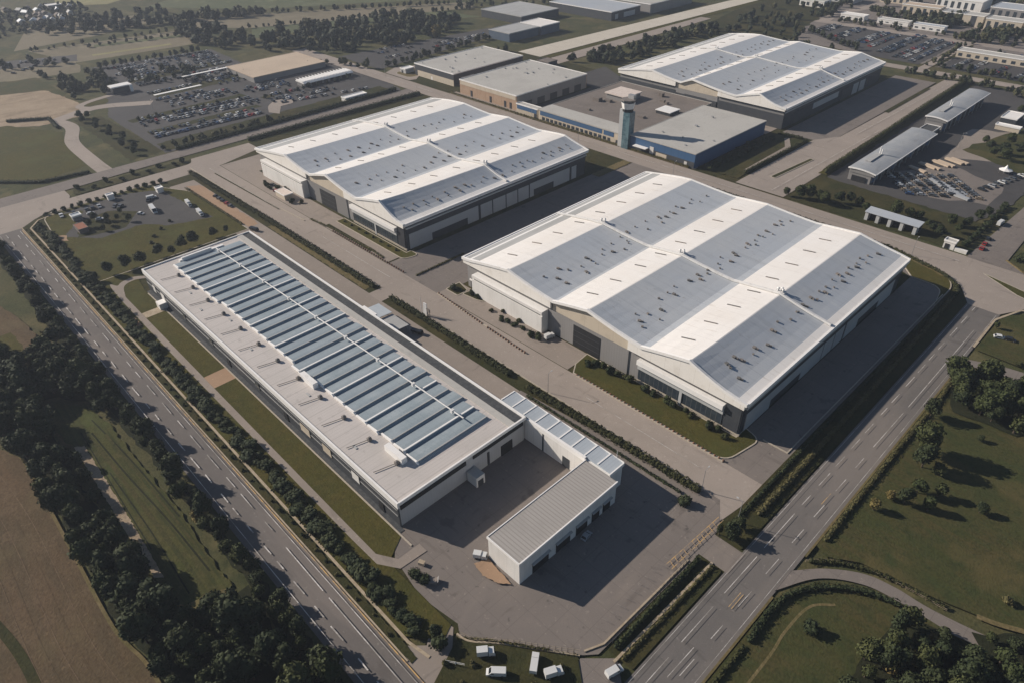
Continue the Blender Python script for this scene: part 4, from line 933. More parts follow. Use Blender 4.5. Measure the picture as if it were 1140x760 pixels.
def crown_arrays(h, w, nl, leaves, size, base=.25, core=.72, cone=False, seg=8, rings=6):
    lobes = []
    for i in range(nl):
        a = random.uniform(0, 6.28); z = h*(base+(1-base)*random.uniform(.22, .8)); t = (z/h-base)/(1-base)
        rr = (w/2)*(1-t if cone else math.sin(math.pi*min(.92, .25+.65*t)))
        d = rr*random.uniform(.15, .6); r = max(.5, rr*random.uniform(.42, .62)+.35)
        lobes.append((np.array([d*math.cos(a), d*math.sin(a), z]), np.array([r, r, r*random.uniform(.7, 1.05)])))
    lobes.append((np.array([0, 0, h*(.5+base*.5)]), np.array([w*.3, w*.3, h*(1-base)*.42])))
    Vs = []; Fs = []; o = 0
    per = leaves//len(lobes)
    for c, r in lobes:
        V, F = ball(c, r*core, seg, rings); Vs.append(V); Fs.append(F+o); o += len(V)
        D = rng.normal(0, 1, (per, 3)); D /= np.linalg.norm(D, axis=1)[:, None]
        C = c+D*r*rng.uniform(.72, 1.14, (per, 1))
        V, F = leaf_quads(C, D, size); Vs.append(V); Fs.append(F+o); o += len(V)
    V = np.concatenate(Vs); V[:, 2] = np.maximum(V[:, 2], .15)
    return V, np.concatenate(Fs)
def trunk_mesh(h, r, limbs):
    b = B(); top = h*.6
    b.tube((0, 0, -.3), (.1, .05, top*.5), r, r*.8, 7); b.tube((.1, .05, top*.5), (0, .1, top), r*.8, r*.4, 7)
    for i in range(limbs):
        a = i*2.4; z = top*(.45+.1*i)
        b.tube((0, 0, z), (h*.2*math.cos(a), h*.2*math.sin(a), z+h*.2), r*.4, r*.15, 5)
    return b.mesh('trunk', ['trunk'])
TREES = []; TARR = []; TSPEC = []
for k, (h, w, nl, lv, sz, m) in enumerate(((7.5, 6.2, 9, 1300, .30, 'leaf_dark'), (8.8, 6.6, 10, 1400, .30, 'leaf_dark'), (6.4, 6.4, 8, 1100, .30, 'leaf_dark'), (7.2, 5.6, 8, 1100, .28, 'leaf_mid'),
                                           (9.4, 7.6, 12, 1700, .31, 'leaf_mid'), (5.6, 5.0, 7, 800, .27, 'leaf_mid'), (6.6, 6.0, 9, 1200, .28, 'leaf_dry'), (9.0, 4.2, 8, 1000, .27, 'leaf_dark'))):
    V, F = crown_arrays(h, w, nl, lv, sz); TREES.append((np_mesh('crown', V, F, [m]), trunk_mesh(h, .22+.02*k, 4), m, w)); TARR.append((V, F))
SHRUBS = []
for k, (h, w, lv, m) in enumerate(((1.9, 2.4, 260, 'leaf_dark'), (2.6, 2.4, 320, 'leaf_mid'), (1.4, 2.0, 200, 'hedge'), (2.2, 3.2, 340, 'leaf_dark'), (1.6, 2.2, 220, 'hedge_dry'))):
    V, F = crown_arrays(h, w, 5, lv, .2, .05, .8); SHRUBS.append((np_mesh('foliage', V, F, [m]), trunk_mesh(h*.8, .07, 3), m))
NT = [0]
LOOK = {0: 'dark rounded tree', 1: 'tall dark tree', 2: 'broad dark tree', 3: 'green bushy tree', 4: 'big spreading green tree', 5: 'small round green tree', 6: 'yellowing autumn tree', 7: 'slim upright dark tree'}
def tree(x, y, k, s, where, label=None): TSPEC.append((x, y, k, s, where, label))
def make_tree(x, y, k, s, where, label):
    cr, tr, m, w = TREES[k]
    lab = label or f'{LOOK[k]} {where}'
    t = thing('tree', lab, 'tree', None if label else f'{LOOK[k]}s {where}', loc=(x, y, zat(x, y)), rz=random.uniform(0, 6.28)); t.scale = (s, s*random.uniform(.9, 1.1), s*random.uniform(.88, 1.15))
    for nm, me in (('trunk', tr), ('crown', cr)):
        o = bpy.data.objects.new(nm, me); COL.objects.link(o); o.parent = t
    NT[0] += 1
SLOOK = {0: 'dark low shrub', 1: 'green upright shrub', 2: 'small clipped shrub', 3: 'broad dark shrub', 4: 'dry yellowish shrub'}
def shrub(x, y, k, s, where, label=None, flat=(1, 1)):
    fo, tr, m = SHRUBS[k]
    t = thing('shrub', label or f'{SLOOK[k]} {where}', 'shrub', None if label else f'{SLOOK[k]}s {where}', loc=(x, y, zat(x, y)), rz=random.uniform(0, 6.28)); t.scale = (s*flat[0]*random.uniform(.9, 1.2), s*flat[0]*random.uniform(.9, 1.2), s*flat[1]*random.uniform(.85, 1.15))
    for nm, me in (('stem', tr), ('foliage', fo)):
        o = bpy.data.objects.new(nm, me); COL.objects.link(o); o.parent = t
def fill(poly, spacing, kinds, where, smin=.75, smax=1.2, jit=.35, skip=0., fn=tree):
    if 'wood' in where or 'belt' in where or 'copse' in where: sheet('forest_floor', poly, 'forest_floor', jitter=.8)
    xs = [p[0] for p in poly]; ys = [p[1] for p in poly]; r = 0
    y = min(ys)
    while y <= max(ys):
        x = min(xs)+(spacing/2 if r % 2 else 0)
        while x <= max(xs):
            px = x+random.uniform(-jit, jit)*spacing; py = y+random.uniform(-jit, jit)*spacing
            if inside(px, py, poly) and random.random() > skip: fn(px, py, random.choice(kinds), random.uniform(smin, smax), where)
            x += spacing
        y += spacing*.86; r += 1
D3 = [0, 0, 1, 1, 2, 2, 3, 7, 5]
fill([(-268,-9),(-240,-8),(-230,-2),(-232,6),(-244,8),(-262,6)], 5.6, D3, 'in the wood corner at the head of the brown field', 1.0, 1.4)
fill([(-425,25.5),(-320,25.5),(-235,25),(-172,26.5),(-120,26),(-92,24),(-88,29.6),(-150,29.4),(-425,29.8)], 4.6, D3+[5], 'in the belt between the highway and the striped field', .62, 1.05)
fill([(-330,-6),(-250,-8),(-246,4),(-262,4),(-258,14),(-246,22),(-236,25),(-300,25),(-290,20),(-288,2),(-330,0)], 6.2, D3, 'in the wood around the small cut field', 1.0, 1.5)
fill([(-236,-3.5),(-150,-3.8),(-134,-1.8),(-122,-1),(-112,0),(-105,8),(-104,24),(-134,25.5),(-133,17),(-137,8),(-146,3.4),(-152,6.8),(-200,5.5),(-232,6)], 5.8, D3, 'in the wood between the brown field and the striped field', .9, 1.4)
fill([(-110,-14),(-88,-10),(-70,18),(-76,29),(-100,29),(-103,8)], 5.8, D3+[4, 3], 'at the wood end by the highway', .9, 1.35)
for x, y in ((-207,6.5),(-195,6.8),(-184,6.2),(-172,5),(-160,6),(-215,7.5)): tree(x, y, random.choice([0, 2, 3]), .85, 'along the tan track by the striped field')
for x, y in ((-178, 26), (-118, 16), (-109, 19), (-141, 28)): tree(x, y, 3, .95, 'in the wood edge by the highway')
tree(-164, 26.5, 6, .9, '', 'yellow brown tree on the highway edge of the belt')
# south-east wood and the meadow trees
fill([(-7,112),(-7.5,128),(-6,140),(-2,144),(6,145),(30,150),(40,140),(10,105)], 5.2, D3+[3, 4], 'in the wood below the side road', .75, 1.15)
fill([(9,150),(20,160),(32,164),(40,152),(12,146.5)], 5.5, D3, 'at the wood edge across the side road', .6, .9)
tree(-2.5, 125, 6, .95, '', 'big yellow tree at the open edge of the lower wood')
tree(3, 138.5, 6, .7, '', 'yellow tree inside the lower wood, near the side road')
fill([(-31,250),(-28,262),(-18,264),(-8,262),(2,262),(8,250),(-6,236),(-16,236),(-25,234)], 5.4, [0, 2, 3, 4, 4, 5], 'in the copse below the upper side lane', .85, 1.25)
for x, y, k, s, lab in ((-24,206.5,4,1.25,'largest green tree on the meadow, casting a long shadow'), (-22,200,1,1.05,'tall dark tree in front of the largest meadow tree'), (-29,226,0,.95,'dark tree against the highway edge of the meadow'),
    (-14,191,5,.85,'small round tree with a long shadow on the open meadow'), (-19,188,3,.8,'loose green tree among the meadow saplings'), (-20,181,1,.75,'thin dark tree at the lower end of the meadow group'), (-14,183,5,.9,'round bush like tree beside its own dark shadow low on the meadow'),
    (-3,193,2,.55,'isolated low dark tree at the open side of the meadow'), (-25.5,172,6,.6,'small yellowish tree near the highway hedge on the meadow'), (-17,200,3,.7,'pale green tree beside the largest meadow tree'), (-13,226,2,.4,'tiny dark tree alone above the meadow clearing'), (-24,180,6,.5,'little dry tree between the hedge and the meadow saplings')):
    tree(x, y, k, s, '', lab)
shrub(-20, 122, 3, 1.25, '', 'lone broad shrub on the lower meadow ringed by a dry track')
shrub(-16, 272+7, 2, 1.0, '', 'small shrub on the verge beside the upper side lane')
for x, y in ((26,172),(34,178),(12,166)): shrub(x, y, 4, 1.1, 'at the edge of the meadow near the lower wood')
# service avenue: shrub row along the highway
x = -420
while x < -90:
    y = 50.6+random.uniform(-1.6, 1.8)
    shrub(x, y, random.choice([0, 0, 3, 3, 3]), random.uniform(.8, 1.4), 'in the row between the highway path and the long factory', flat=(1.25, .85))
    x += random.uniform(1.7, 3.0)
x = -419
while x < -90:
    shrub(x, 45.3+random.uniform(-.4, .4), random.choice([4, 2, 0]), random.uniform(.35, .55), 'on the highway verge'); x += random.uniform(4, 8)
# corner lawn trees
for x, y, s in ((-338,60,.8),(-338.5,68,.95),(-337,75,1.0),(-339,84,.8),(-338.5,95,.85),(-338,101,.95),(-339,112,.7),(-337,118,.6),(-337,53,.7),(-336,89,.6)): tree(x, y, random.choice([0, 1, 2, 7]), s, 'in the row behind the long factory end')
for x, y in ((-362,90),(-368,96),(-356,86),(-374,103),(-352,100)): shrub(x, y, 2, .8, 'on the corner lawn')
for x, y, k in ((-405,75,0),(-400,80,3),(-396,84,5),(-392,78,2),(-398,70,0),(-388,74,5),(-390,88,3),(-404,88,5)): tree(x, y, k, .62, 'on the island of the corner car lot')
x = -421
for y in np.arange(58, 122, 4.5): shrub(-431.3+random.uniform(-.5, .5), y, random.choice([0, 3]), 1., 'along the far kerb of the corner lawn')
# hall C planting
for x, y, k in ((-132,165.5,0),(-130,167.5,3),(-127,168.3,1),(-123,168,3),(-120,168.6,0),(-114.5,169,1),(-107,168.6,3),(-104,169,0),(-98,169,1),(-95.5,168.6,3),(-90,169.2,0),(-87.5,168.6,2),(-80,168.4,3),(-77,169.2,0),(-73.5,167.6,2),(-117,169.4,2)):
    shrub(x, y, k, 1.05, 'along the wall lawn of the largest hall')
for x, y, k in ((-211,165,3),(-209,166,0),(-202,168,3),(-198,168,0),(-186,165,2),(-178,163.5,0),(-175,164,3),(-171,164.5,0),(-167,165,2),(-161,164,3),(-159,166,0),(-157,164,1),(-182,168.4,2),(-172,167.8,2)):
    shrub(x, y, k, .95, 'before the white entrance block of the largest hall')
for x, y, k in ((-383,164,0),(-379,163,3),(-374,162,0),(-370,165,3),(-349,163,0),(-347,161,3),(-343,165,2),(-366,168,0)): shrub(x, y, k, 1.0, 'before the white entrance block of the middle hall')
for x in np.arange(-305, -258, 6.5): shrub(x, 168.8, 2, .6, 'along the wall lawn of the middle hall')
# gate corner
tree(-50.3, 137.5, 0, .62, '', 'dark round tree at the gate road corner of the long island')
tree(-50, 132.4, 2, .85, '', 'broad dark tree overhanging the gate road')
tree(-53, 131.6, 7, .55, '', 'slim small tree at the tip of the gate road island')
shrub(-66.5, 134.3, 3, 1.2, '', 'dark shrub at the yard end of the long service road hedge')
tree(-86.5, 53, 2, .6, '', 'low dark tree over the yard gate by the highway')
shrub(-83.5, 52, 3, 1.3, '', 'dark shrub beside the yard gate path')
for x, y in ((-104,60.2),(-101,61)): shrub(x, y, 3, 1.1, 'at the corner where the footpath meets the yard')
for x, y in ((-72,50),(-74,55),(-79,50),(-60,62),(-58,70),(-64,54)): shrub(x, y, 4, .7, 'on the fenced lawn with the vans')
# trees beside north road and works yard
for x, y, k, s in ((-154,360,5,.9),(-147,362,4,.85),(-143,365,4,.9),(-138,366,3,.95),(-134,364,4,.8),(-129,371,0,.9),(-124,374,1,.8),(-119,375,2,.8),(-114,370,3,.8),(-101,376,4,.9),(-95,378,3,.9),(-90,380,2,.8)): tree(x, y, k, s, 'between the north road and the works yard')
for x, y, k, s in ((-80,371,2,.7),(-76,368,0,.8),(-71,378,3,.7),(-70,389,2,.8),(-68,400,0,.8),(-67,410,2,.7),(-84,374,3,.6),(-76,384,4,.7)): tree(x, y, k, s, 'behind the small white kiosk')
for y in np.arange(366, 430, 3.4): shrub(-62.8+random.uniform(-.5, .5), y, random.choice([0, 3]), 1.1, 'along the north side road')
for x, y, k, s in ((-92,500,3,.9),(-88,508,0,1.),(-96,512,2,.9),(-84,498,4,.9),(-80,515,0,1.),(-102,520,3,.8),(-74,508,1,1.),(-70,520,0,1.),(-90,530,4,.8),(-82,540,2,.9),(-104,600,3,.9),(-98,612,4,.9)): tree(x, y, k, s, 'in the thicket of the works yard')
tree(-30, 300, 5, .5, '', 'small tree on the lawn by the highway junction')
tree(-26.5, 345+14, 2, .9, '', 'dark tree at the outer corner of the north side road')
fill([(-40,362),(-20,360),(20,362),(20,380),(-38,376)], 6.5, [0, 2, 3, 4], 'on the bank at the outer corner of the north road', .7, 1.0)
for x in (-208, -203.5):
    for y in np.arange(364, 440, 7): shrub(x+random.uniform(-1, 1), y+random.uniform(-2, 2), random.choice([0, 3]), 1.2, 'in the planting beside the blue hall')
for x, y, k in ((-458,82,3),(-452,90,0),(-457,98,3),(-452,106,0),(-457,114,3),(-452,122,0),(-456,130,3),(-452,138,0),(-454,144,3)): shrub(x, y, k, 1.1, 'on the median of the west road')
for x, y in ((-585,126),(-572,131),(-560,127),(-548,132),(-536,128),(-524,133),(-512,127),(-500,132),(-490,128),(-592,131),(-597,127)): tree(x, y, random.choice([0, 2, 3]), .8, 'in the planted wedge by the west road')

def hedge(label, path, w, h, m='hedge', dens=5., closed=False, size=.2, core=True):
    V_ = []; F_ = []; o = 0
    for (x0, y0), (x1, y1) in zip(path, path[1:]):
        L = math.dist((x0, y0), (x1, y1)); d = np.array([(x1-x0)/L, (y1-y0)/L, 0]); n = np.array([-d[1], d[0], 0])
        z0 = zat((x0+x1)/2, (y0+y1)/2); k = max(2, int(L/1.6))
        for i in range(k):       # lumpy core
            c = np.array([x0, y0, z0+h*.42])+d*(L*(i+.5)/k)+n*random.uniform(-.08, .08)*w
            s = random.uniform(.85, 1.12)
            V, F = ball(c, (L/k*.62+.25, w*.40*s, h*.46*s), 7, 5, .1)
            rot = V-c; V = c+np.outer(rot[:, 0], d)+np.outer(rot[:, 1], n)+np.outer(rot[:, 2], [0, 0, 1])
            V[:, 2] = np.maximum(V[:, 2], z0-.05); V_.append(V); F_.append(F+o); o += len(V)
        q = int(L*(w+2*h)*dens); a = rng.uniform(0, math.pi, q); lump = 1+.14*np.sin(rng.uniform(0, 6.28)+np.linspace(0, L*1.7, q))
        t = np.sort(rng.uniform(0, L, q))
        ca = np.sign(np.cos(a))*np.abs(np.cos(a))**.5; sa = np.sin(a)**.5
        Nn = np.outer(np.cos(a), n)+np.outer(np.sin(a), [0, 0, 1])
        C = np.array([x0, y0, z0])+np.outer(t, d)+np.outer(ca*w/2*lump*rng.uniform(.85, 1.08, q), n)+np.outer(sa*h*lump*rng.uniform(.85, 1.06, q), [0, 0, 1])
        V, F = leaf_quads(C, Nn, size); V_.append(V); F_.append(F+o); o += len(V)
    me = np_mesh('hedge', np.concatenate(V_), np.concatenate(F_), [m])
    ob = bpy.data.objects.new('hedge', me); COL.objects.link(ob); return tag(ob, label, 'hedge')
hedge('long dark hedge between the corner lot and the crossing with the white sign', [(-432,139.5),(-400,139.8),(-340,140.8),(-300,141),(-238,141)], 2.8, 2.2)
hedge('dark hedge from the white sign to the annex behind the long factory', [(-225.5,140.6),(-190,140.6),(-149,140.2)], 2.8, 2.2)
hedge('long clipped hedge beside the annex and the post row lawn', [(-139.5,139.6),(-100,140.6),(-66,141.2)], 2.8, 2.4, 'hedge', 6)
hedge('short low hedge inside the yard kerb below the long clipped hedge', [(-136,136.2),(-100,136.6),(-70,137)], .9, 1.0, 'leaf_dark')
hedge('dark tall hedge along the palisade of the gate island', [(-52,83),(-52.2,120)], 1.4, 1.5, 'leaf_dark')
hedge('dry low hedge through the middle of the gate island', [(-48.8,82),(-48.2,121)], 1.0, .8, 'hedge_dry')
hedge('long hedge on the island between the shaded service road and the highway', [(-48.6,146),(-48.8,184),(-49.2,230),(-49.5,266),(-50.5,308)], 1.7, 1.5, 'hedge_dry')
hedge('low dark hedge along the kerb of the shaded service road', [(-52.2,134),(-52.4,220),(-52.2,306)], 1.3, 1.0, 'leaf_dark')
hedge('curved clipped hedge around the corner lawn of the largest hall', curve([(-50.5,308),(-51.5,320),(-58,328),(-72,333.5),(-86,337.6)], 3), 1.7, 1.4, 'hedge')
hedge('long dotted hedge on the north road verge behind the largest hall', [(-87,338),(-130,338.3),(-205,338.3)], 1.7, 1.5, 'hedge')
hedge('brown green hedge strip on the north road verge before the brick warehouse', [(-372,356.6),(-290,356.6),(-216,356.6)], 1.2, 1.0, 'hedge_dry')
hedge('brown green hedge strip before the brick warehouse front', [(-440,356.8),(-374,356.8)], 1.2, 1.0, 'hedge_dry')
hedge('tall hedge between the car park and the middle hall', [(-459,192),(-458.5,250),(-457,338)], 4, 2.8, 'leaf_dark', 3)
hedge('hedge line on the car park edge next to the west road', [(-478,150),(-478,240),(-480,332)], 4, 3., 'leaf_dark', 3)
hedge('dry yellow hedge on the meadow side of the highway', [(-30.4,151),(-30.4,205),(-30,238),(-30.6,250)], 1.4, 1.1, 'hedge_dry')
hedge('clipped hedge on the upper side of the lower side road', curve([(-30,141.5),(-25,146.4),(-17,150.4),(-8,152.3),(2,153)], 3), 1.3, 1.3, 'hedge')
hedge('thick hedge on the lower side of the lower side road', curve([(-29.6,108),(-30,118),(-29.2,126),(-25,134.5),(-16,142),(-7,145)], 3), 1.8, 1.5, 'leaf_dark')
hedge('low hedge on the lower meadow along the highway', [(-29.8,60),(-29.8,84),(-29.6,106)], 1.2, 1.0, 'hedge')
hedge('tall hedge between the pale approach road and the curved roof sheds', [(-152.5,404),(-153.5,470),(-156,560),(-157.5,655)], 3.4, 3.2, 'hedge', 3.5)
hedge('hedge across the west end of the planting beside the blue hall', [(-186.6,372),(-185.6,446)], 2.2, 1.8, 'hedge')
hedge('bushy hedge end by the pale approach road and the blue hall', [(-206,447),(-190,449)], 2.4, 1.9, 'hedge')
hedge('short brown planted strip in the service road beside the middle hall', [(-321,157.6),(-300,160),(-268,160.6),(-258,160)], 1.2, .7, 'hedge_dry')
hedge('dry hedge strip along the crossing side of the cross road', [(-233,161),(-233,190)], 1.1, .7, 'hedge_dry')
hedge('dry hedge behind the fence of the fenced lawn', curve([(-81,58),(-74,63.4),(-57.5,75)], 3), .7, .7, 'hedge_dry')
hedge('dark hedge beside the tan verge of the west road', [(-410,127.6),(-372,128.2),(-342,128.6)], 1.4, 1.0, 'hedge_dry')
hedge('dark hedge across the foot of the tan stubble field', [(-628,86),(-612,110),(-585,108)], 3, 2.2, 'leaf_dark', 3)
hedge('long hedge beyond the highway end under the west field', [(-575,45),(-505,50),(-484,70),(-480,96)], 2.5, 1.8, 'leaf_dark', 3)
def far_mass(rest):
    protos = []
    for k, m in enumerate((0, 0, 0, 1)):
        V, F = crown_arrays(8.5, 8.2, 5, 110, .75, .05, .85, seg=6, rings=4); protos.append((V, F, m))
    Vs, Fs, Ms = [], [], []; o = 0
    def put(x, y, s):
        nonlocal o
        V, F, m = random.choice(protos); a = random.uniform(0, 6.28); c, sn = math.cos(a), math.sin(a)
        W = V*np.array([s*random.uniform(.8, 1.2), s, s*random.uniform(.8, 1.2)])
        W = np.stack([W[:, 0]*c-W[:, 1]*sn+x, W[:, 0]*sn+W[:, 1]*c+y, W[:, 2]+zat(x, y)-.2], 1)
        Vs.append(W); Fs.append(F+o); Ms.append(np.full(len(F), m)); o += len(V)
    def area(poly, n, s0=.7, s1=1.2):
        xs = [p[0] for p in poly]; ys = [p[1] for p in poly]; k = 0; g = 0
        while k < n and g < n*30:
            g += 1
            x, y = random.uniform(min(xs), max(xs)), random.uniform(min(ys), max(ys))
            if inside(x, y, poly): put(x, y, random.uniform(s0, s1)); k += 1
    def line(a, b_, sp, w=2., s0=.5, s1=.9):
        L = math.dist(a, b_); n = int(L/sp)
        for i in range(n): 
            t = (i+random.uniform(-.3, .3))/n; put(a[0]+(b_[0]-a[0])*t+random.uniform(-w, w), a[1]+(b_[1]-a[1])*t+random.uniform(-w, w), random.uniform(s0, s1))
    area([(-850,300),(-842,330),(-760,345),(-712,332),(-708,292),(-780,285)], 45, .9, 1.5)
    area([(-740,330),(-735,400),(-720,500),(-655,545),(-607,508),(-603,430),(-622,362),(-690,314)], 190, .8, 1.5)
    area([(-915,232),(-903,280),(-870,417),(-838,405),(-872,300),(-890,225)], 60, .8, 1.4)
    area([(-960,180),(-980,330),(-920,330),(-900,200)], 40, .8, 1.3)
    area([(-1110,180),(-1095,275),(-960,270),(-940,150)], 190, .4, .8)
    line((-885, 335), (-858, 402), 5, 3); line((-858, 402), (-690, 640), 7, 2, .5, .8); line((-787, 362), (-680, 600), 7, 2, .4, .7)
    line((-700, 590), (-600, 720), 8, 4)
    area([(-434,486),(-424,697),(-400,690),(-396,510)], 75, .7, 1.15)
    line((-580, 345), (-545, 356), 6, 2); line((-542, 372), (-556, 520), 5, 3, .5, .9); line((-505, 480), (-502, 400), 5, 2, .5, .8)
    area([(-755,140),(-722,152),(-672,160),(-648,142),(-660,132),(-700,146)], 26, .6, 1.)
    area([(-736,176),(-700,182),(-650,178),(-648,160),(-690,162)], 22, .6, 1.)
    area([(-700,188),(-640,192),(-625,240),(-690,250)], 24, .5, .9)
    area([(-845,100),(-800,180),(-760,172),(-790,100)], 22, .5, .9)
    line((-737, 188), (-729, 285), 6, 2, .5, .9); line((-830, 210), (-800, 330), 8, 1.5, .4, .6); line((-856, 160), (-838, 300), 8, 2, .4, .6)
    line((-620, 262), (-590, 350), 8, 3, .4, .6); line((-486, 146), (-482, 235), 4, 2.5, .4, .65); line((-540, 245), (-536, 330), 7, 1.5, .3, .5); line((-560, 155), (-552, 240), 8, 2, .3, .5)
    # upper right
    area([(-190,800),(-195,860),(-100,860),(-90,800)], 40, .5, .9); area([(-330,800),(-330,822),(-210,815),(-205,803)], 30, .4, .7); area([(-420,1000),(-330,960),(-100,985),(-100,1150),(-420,1150)], 90, .7, 1.2); line((-330, 880), (-130, 858), 5, 3, .5, .9)
    area([(-400,690),(-420,800),(-345,780),(-330,720),(-260,668),(-352,640),(-390,640)], 70, .6, 1.)
    line((-350, 632), (-215, 632), 6, 4, .6, 1.0); line((-335, 745), (-262, 700), 6, 3, .5, .9)
    area([(-262,838),(-235,845),(-232,905),(-262,890)], 50, .7, 1.2); area([(-210,800),(-170,806),(-176,860),(-208,858)], 30, .7, 1.2)
    area([(-420,820),(-350,810),(-345,900),(-430,960)], 40, .6, 1.1); area([(-305,840),(-262,842),(-270,890),(-330,890)], 30, .6, 1.)
    area([(-330,910),(-290,960),(-150,1000),(-120,1100),(-340,1100)], 60, .7, 1.2); area([(-120,820),(0,800),(0,1000),(-110,1000)], 60, .7, 1.2)
    line((-190, 690), (-60, 688), 5, 3, .4, .8); line((-198, 690), (-198, 795), 7, 3, .4, .7); line((-205, 655), (-100, 655), 5, 3, .5, .8); line((-192, 755), (-60, 752), 8, 4, .4, .8)
    area([(-100,610),(-60,560),(-60,652),(-130,652)], 30, .6, 1.); area([(-40,420),(40,400),(40,900),(-38,900)], 120, .7, 1.2); area([(-480,880),(-620,720),(-700,760),(-560,1000)], 80, .7, 1.2)
    for x, y, k, s, _, _ in rest:
        V, F = TARR[k]; a = random.uniform(0, 6.28); c, sn = math.cos(a), math.sin(a)
        W = np.stack([(V[:, 0]*c-V[:, 1]*sn)*s+x, (V[:, 0]*sn+V[:, 1]*c)*s+y, V[:, 2]*s+zat(x, y)], 1)
        Vs.append(W); Fs.append(F+o); Ms.append(np.full(len(F), {'leaf_dark': 2, 'leaf_mid': 3, 'leaf_dry': 4}[TREES[k][2]])); o += len(V)
    me = np_mesh('distant_trees', np.concatenate(Vs), np.concatenate(Fs), [leafmat('distant_foliage', (.042, .05, .027), (.05, .058, .03), (.028, .037, .022)), leafmat('distant_olive_foliage', (.08, .078, .035), (.085, .08, .036), (.05, .053, .027)), 'leaf_dark', 'leaf_mid', 'leaf_dry'], np.concatenate(Ms))
    ob = bpy.data.objects.new('distant_trees', me); COL.objects.link(ob); tag(ob, 'far hedgerows and woods around the fields and works', 'trees', kind='stuff')
tree(-597, 470, 6, 1.7, '', 'tall orange autumn tree at the edge of the dark far wood')
# the 295 trees that show largest are things of their own, the rest joins the far woods
TSPEC.sort(key=lambda q: (0 if q[5] else 1, -q[3]/math.dist((q[0], q[1], 0), (0, 0, 165))))
for q in TSPEC[:295]: make_tree(*q)
far_mass(TSPEC[295:])

# ------------------------------------------------------------------ vehicles
def car_parts(c, L=4.4, W=1.8, H=1.45, van=False):
    b = B(); gl = B()
    if van:
        pr = [(-L/2, .35), (L/2, .35), (L/2, .95), (L/2-.75, 1.15), (L/2-1.5, H), (-L/2+.1, H), (-L/2, 1.2)]
    else:
        pr = [(-L/2, .32), (L/2, .32), (L/2-.02, .72), (L/2-1.05, .9), (L/2-1.75, H), (-L/2+.95, H), (-L/2+.25, .95), (-L/2, .85)]
    b.sweep(pr, -W/2, W/2)
    if van:
        gl.face([(L/2-.72, -W/2+.12, 1.19), (L/2-.72, W/2-.12, 1.19), (L/2-1.44, W/2-.2, H-.04), (L/2-1.44, -W/2+.2, H-.04)])
        for s in (-1, 1): gl.box(L/2-2.2, s*(W/2-.02)-.03, 1.2, L/2-1.5, s*(W/2-.02)+.03, H-.3)
    else:
        gl.face([(L/2-1.02, -W/2+.1, .95), (L/2-1.02, W/2-.1, .95), (L/2-1.68, W/2-.2, H-.02), (L/2-1.68, -W/2+.2, H-.02)])
        gl.face([(-L/2+.22, W/2-.12, 1.0), (-L/2+.22, -W/2+.12, 1.0), (-L/2+.86, -W/2+.2, H-.01), (-L/2+.86, W/2-.2, H-.01)])
        for s in (-1, 1): gl.box(-L/2+1.0, s*(W/2-.02)-.035, .95, L/2-1.85, s*(W/2-.02)+.035, H-.14)
    return b, gl
def whl(b, L, W, mi=0):
    for sx in (-1, 1):
        for sy in (-1, 1):
            n = len(b.v); x = sx*L*.3; y = sy*(W/2-.05)
            b.tube((x, y-.13, .33), (x, y+.13, .33), .33, .33, 10, mi)
CARM = {}
for c in ('white', 'silver', 'grey', 'black', 'blue', 'red', 'tan'):
    b, gl = car_parts(c); n = len(b.v); b.v += gl.v; b.f += [tuple(i+n for i in f) for f in gl.f]; b.m += [1]*len(gl.f); whl(b, 4.4, 1.8, 2)
    CARM[c] = b.mesh('car', ['paint_'+c, 'carglass', 'tyre'])
NC = [0]; FARC = []
PAL = ['white']*3+['silver']*4+['grey']*9+['black']*12+['blue']*2+['red']
def carrow(a, b_, where, sp=2.75, fill_=.8, rz=None, far=False, start=0):
    L = math.dist(a, b_); n = int(L/sp); d = math.atan2(b_[1]-a[1], b_[0]-a[0])
    for i in range(n):
        if random.random() > fill_: continue
        t = (i+.5)/n; x = a[0]+(b_[0]-a[0])*t+random.uniform(-.2, .2); y = a[1]+(b_[1]-a[1])*t+random.uniform(-.15, .15)
        r = d+math.pi/2*(1 if random.random() < .5 else -1) if rz is None else rz; c = random.choice(PAL)
        if far or NC[0] >= 296: FARC.append((x, y, r, c)); continue
        o = bpy.data.objects.new('parked_car', CARM[c]); COL.objects.link(o); o.location = (x, y, zat(x, y)); o.rotation_euler = (0, 0, r+random.uniform(-.05, .05)); NC[0] += 1
        tag(o, f'{c} car parked in the {where}', 'car', f'{c} cars in the {where}')
PALF = PAL; PAL = ['grey']*7+['black']*8+['silver']*2+['tan']*3+['blue']
for i, nm in enumerate(('front row', 'second row', 'third row', 'fourth row', 'fifth row', 'sixth row', 'back row')):
    carrow((-127+i*4.6, 430+i*3.6), (-105+i*5.0, 408+i*3.2), nm+' of the works yard', 2.5, .85, .3)
PAL = PALF
carrow((-424, 62), (-421, 84), 'far side of the corner car lot', 2.8, .6); carrow((-410, 104), (-404, 114), 'kerb end of the corner car lot', 2.8, .7); carrow((-416, 88), (-404, 98), 'middle of the corner car lot', 2.9, .6)
carrow((-513, 149), (-508, 228), 'car park row next to the west road hedge', 2.7, .88)
carrow((-518, 149), (-513, 228), 'car park row backing on the hedge row', 2.7, .5)
carrow((-551, 153), (-540, 242), 'second car park row from the west road', 2.7, .85)
carrow((-533, 246), (-527, 300), 'car park row by the small white office', 2.8, .6)
carrow((-584, 186), (-578, 240), 'car park row below the long thin canopy', 2.8, .6)
carrow((-600, 184), (-596, 222), 'car park row under the nearer thin canopy', 2.9, .7)
carrow((-572, 245), (-562, 282), 'car park row in front of the ribbed canopy', 2.8, .6)
carrow((-634, 222), (-630, 262), 'car park row under the farther thin canopy', 2.9, .7)
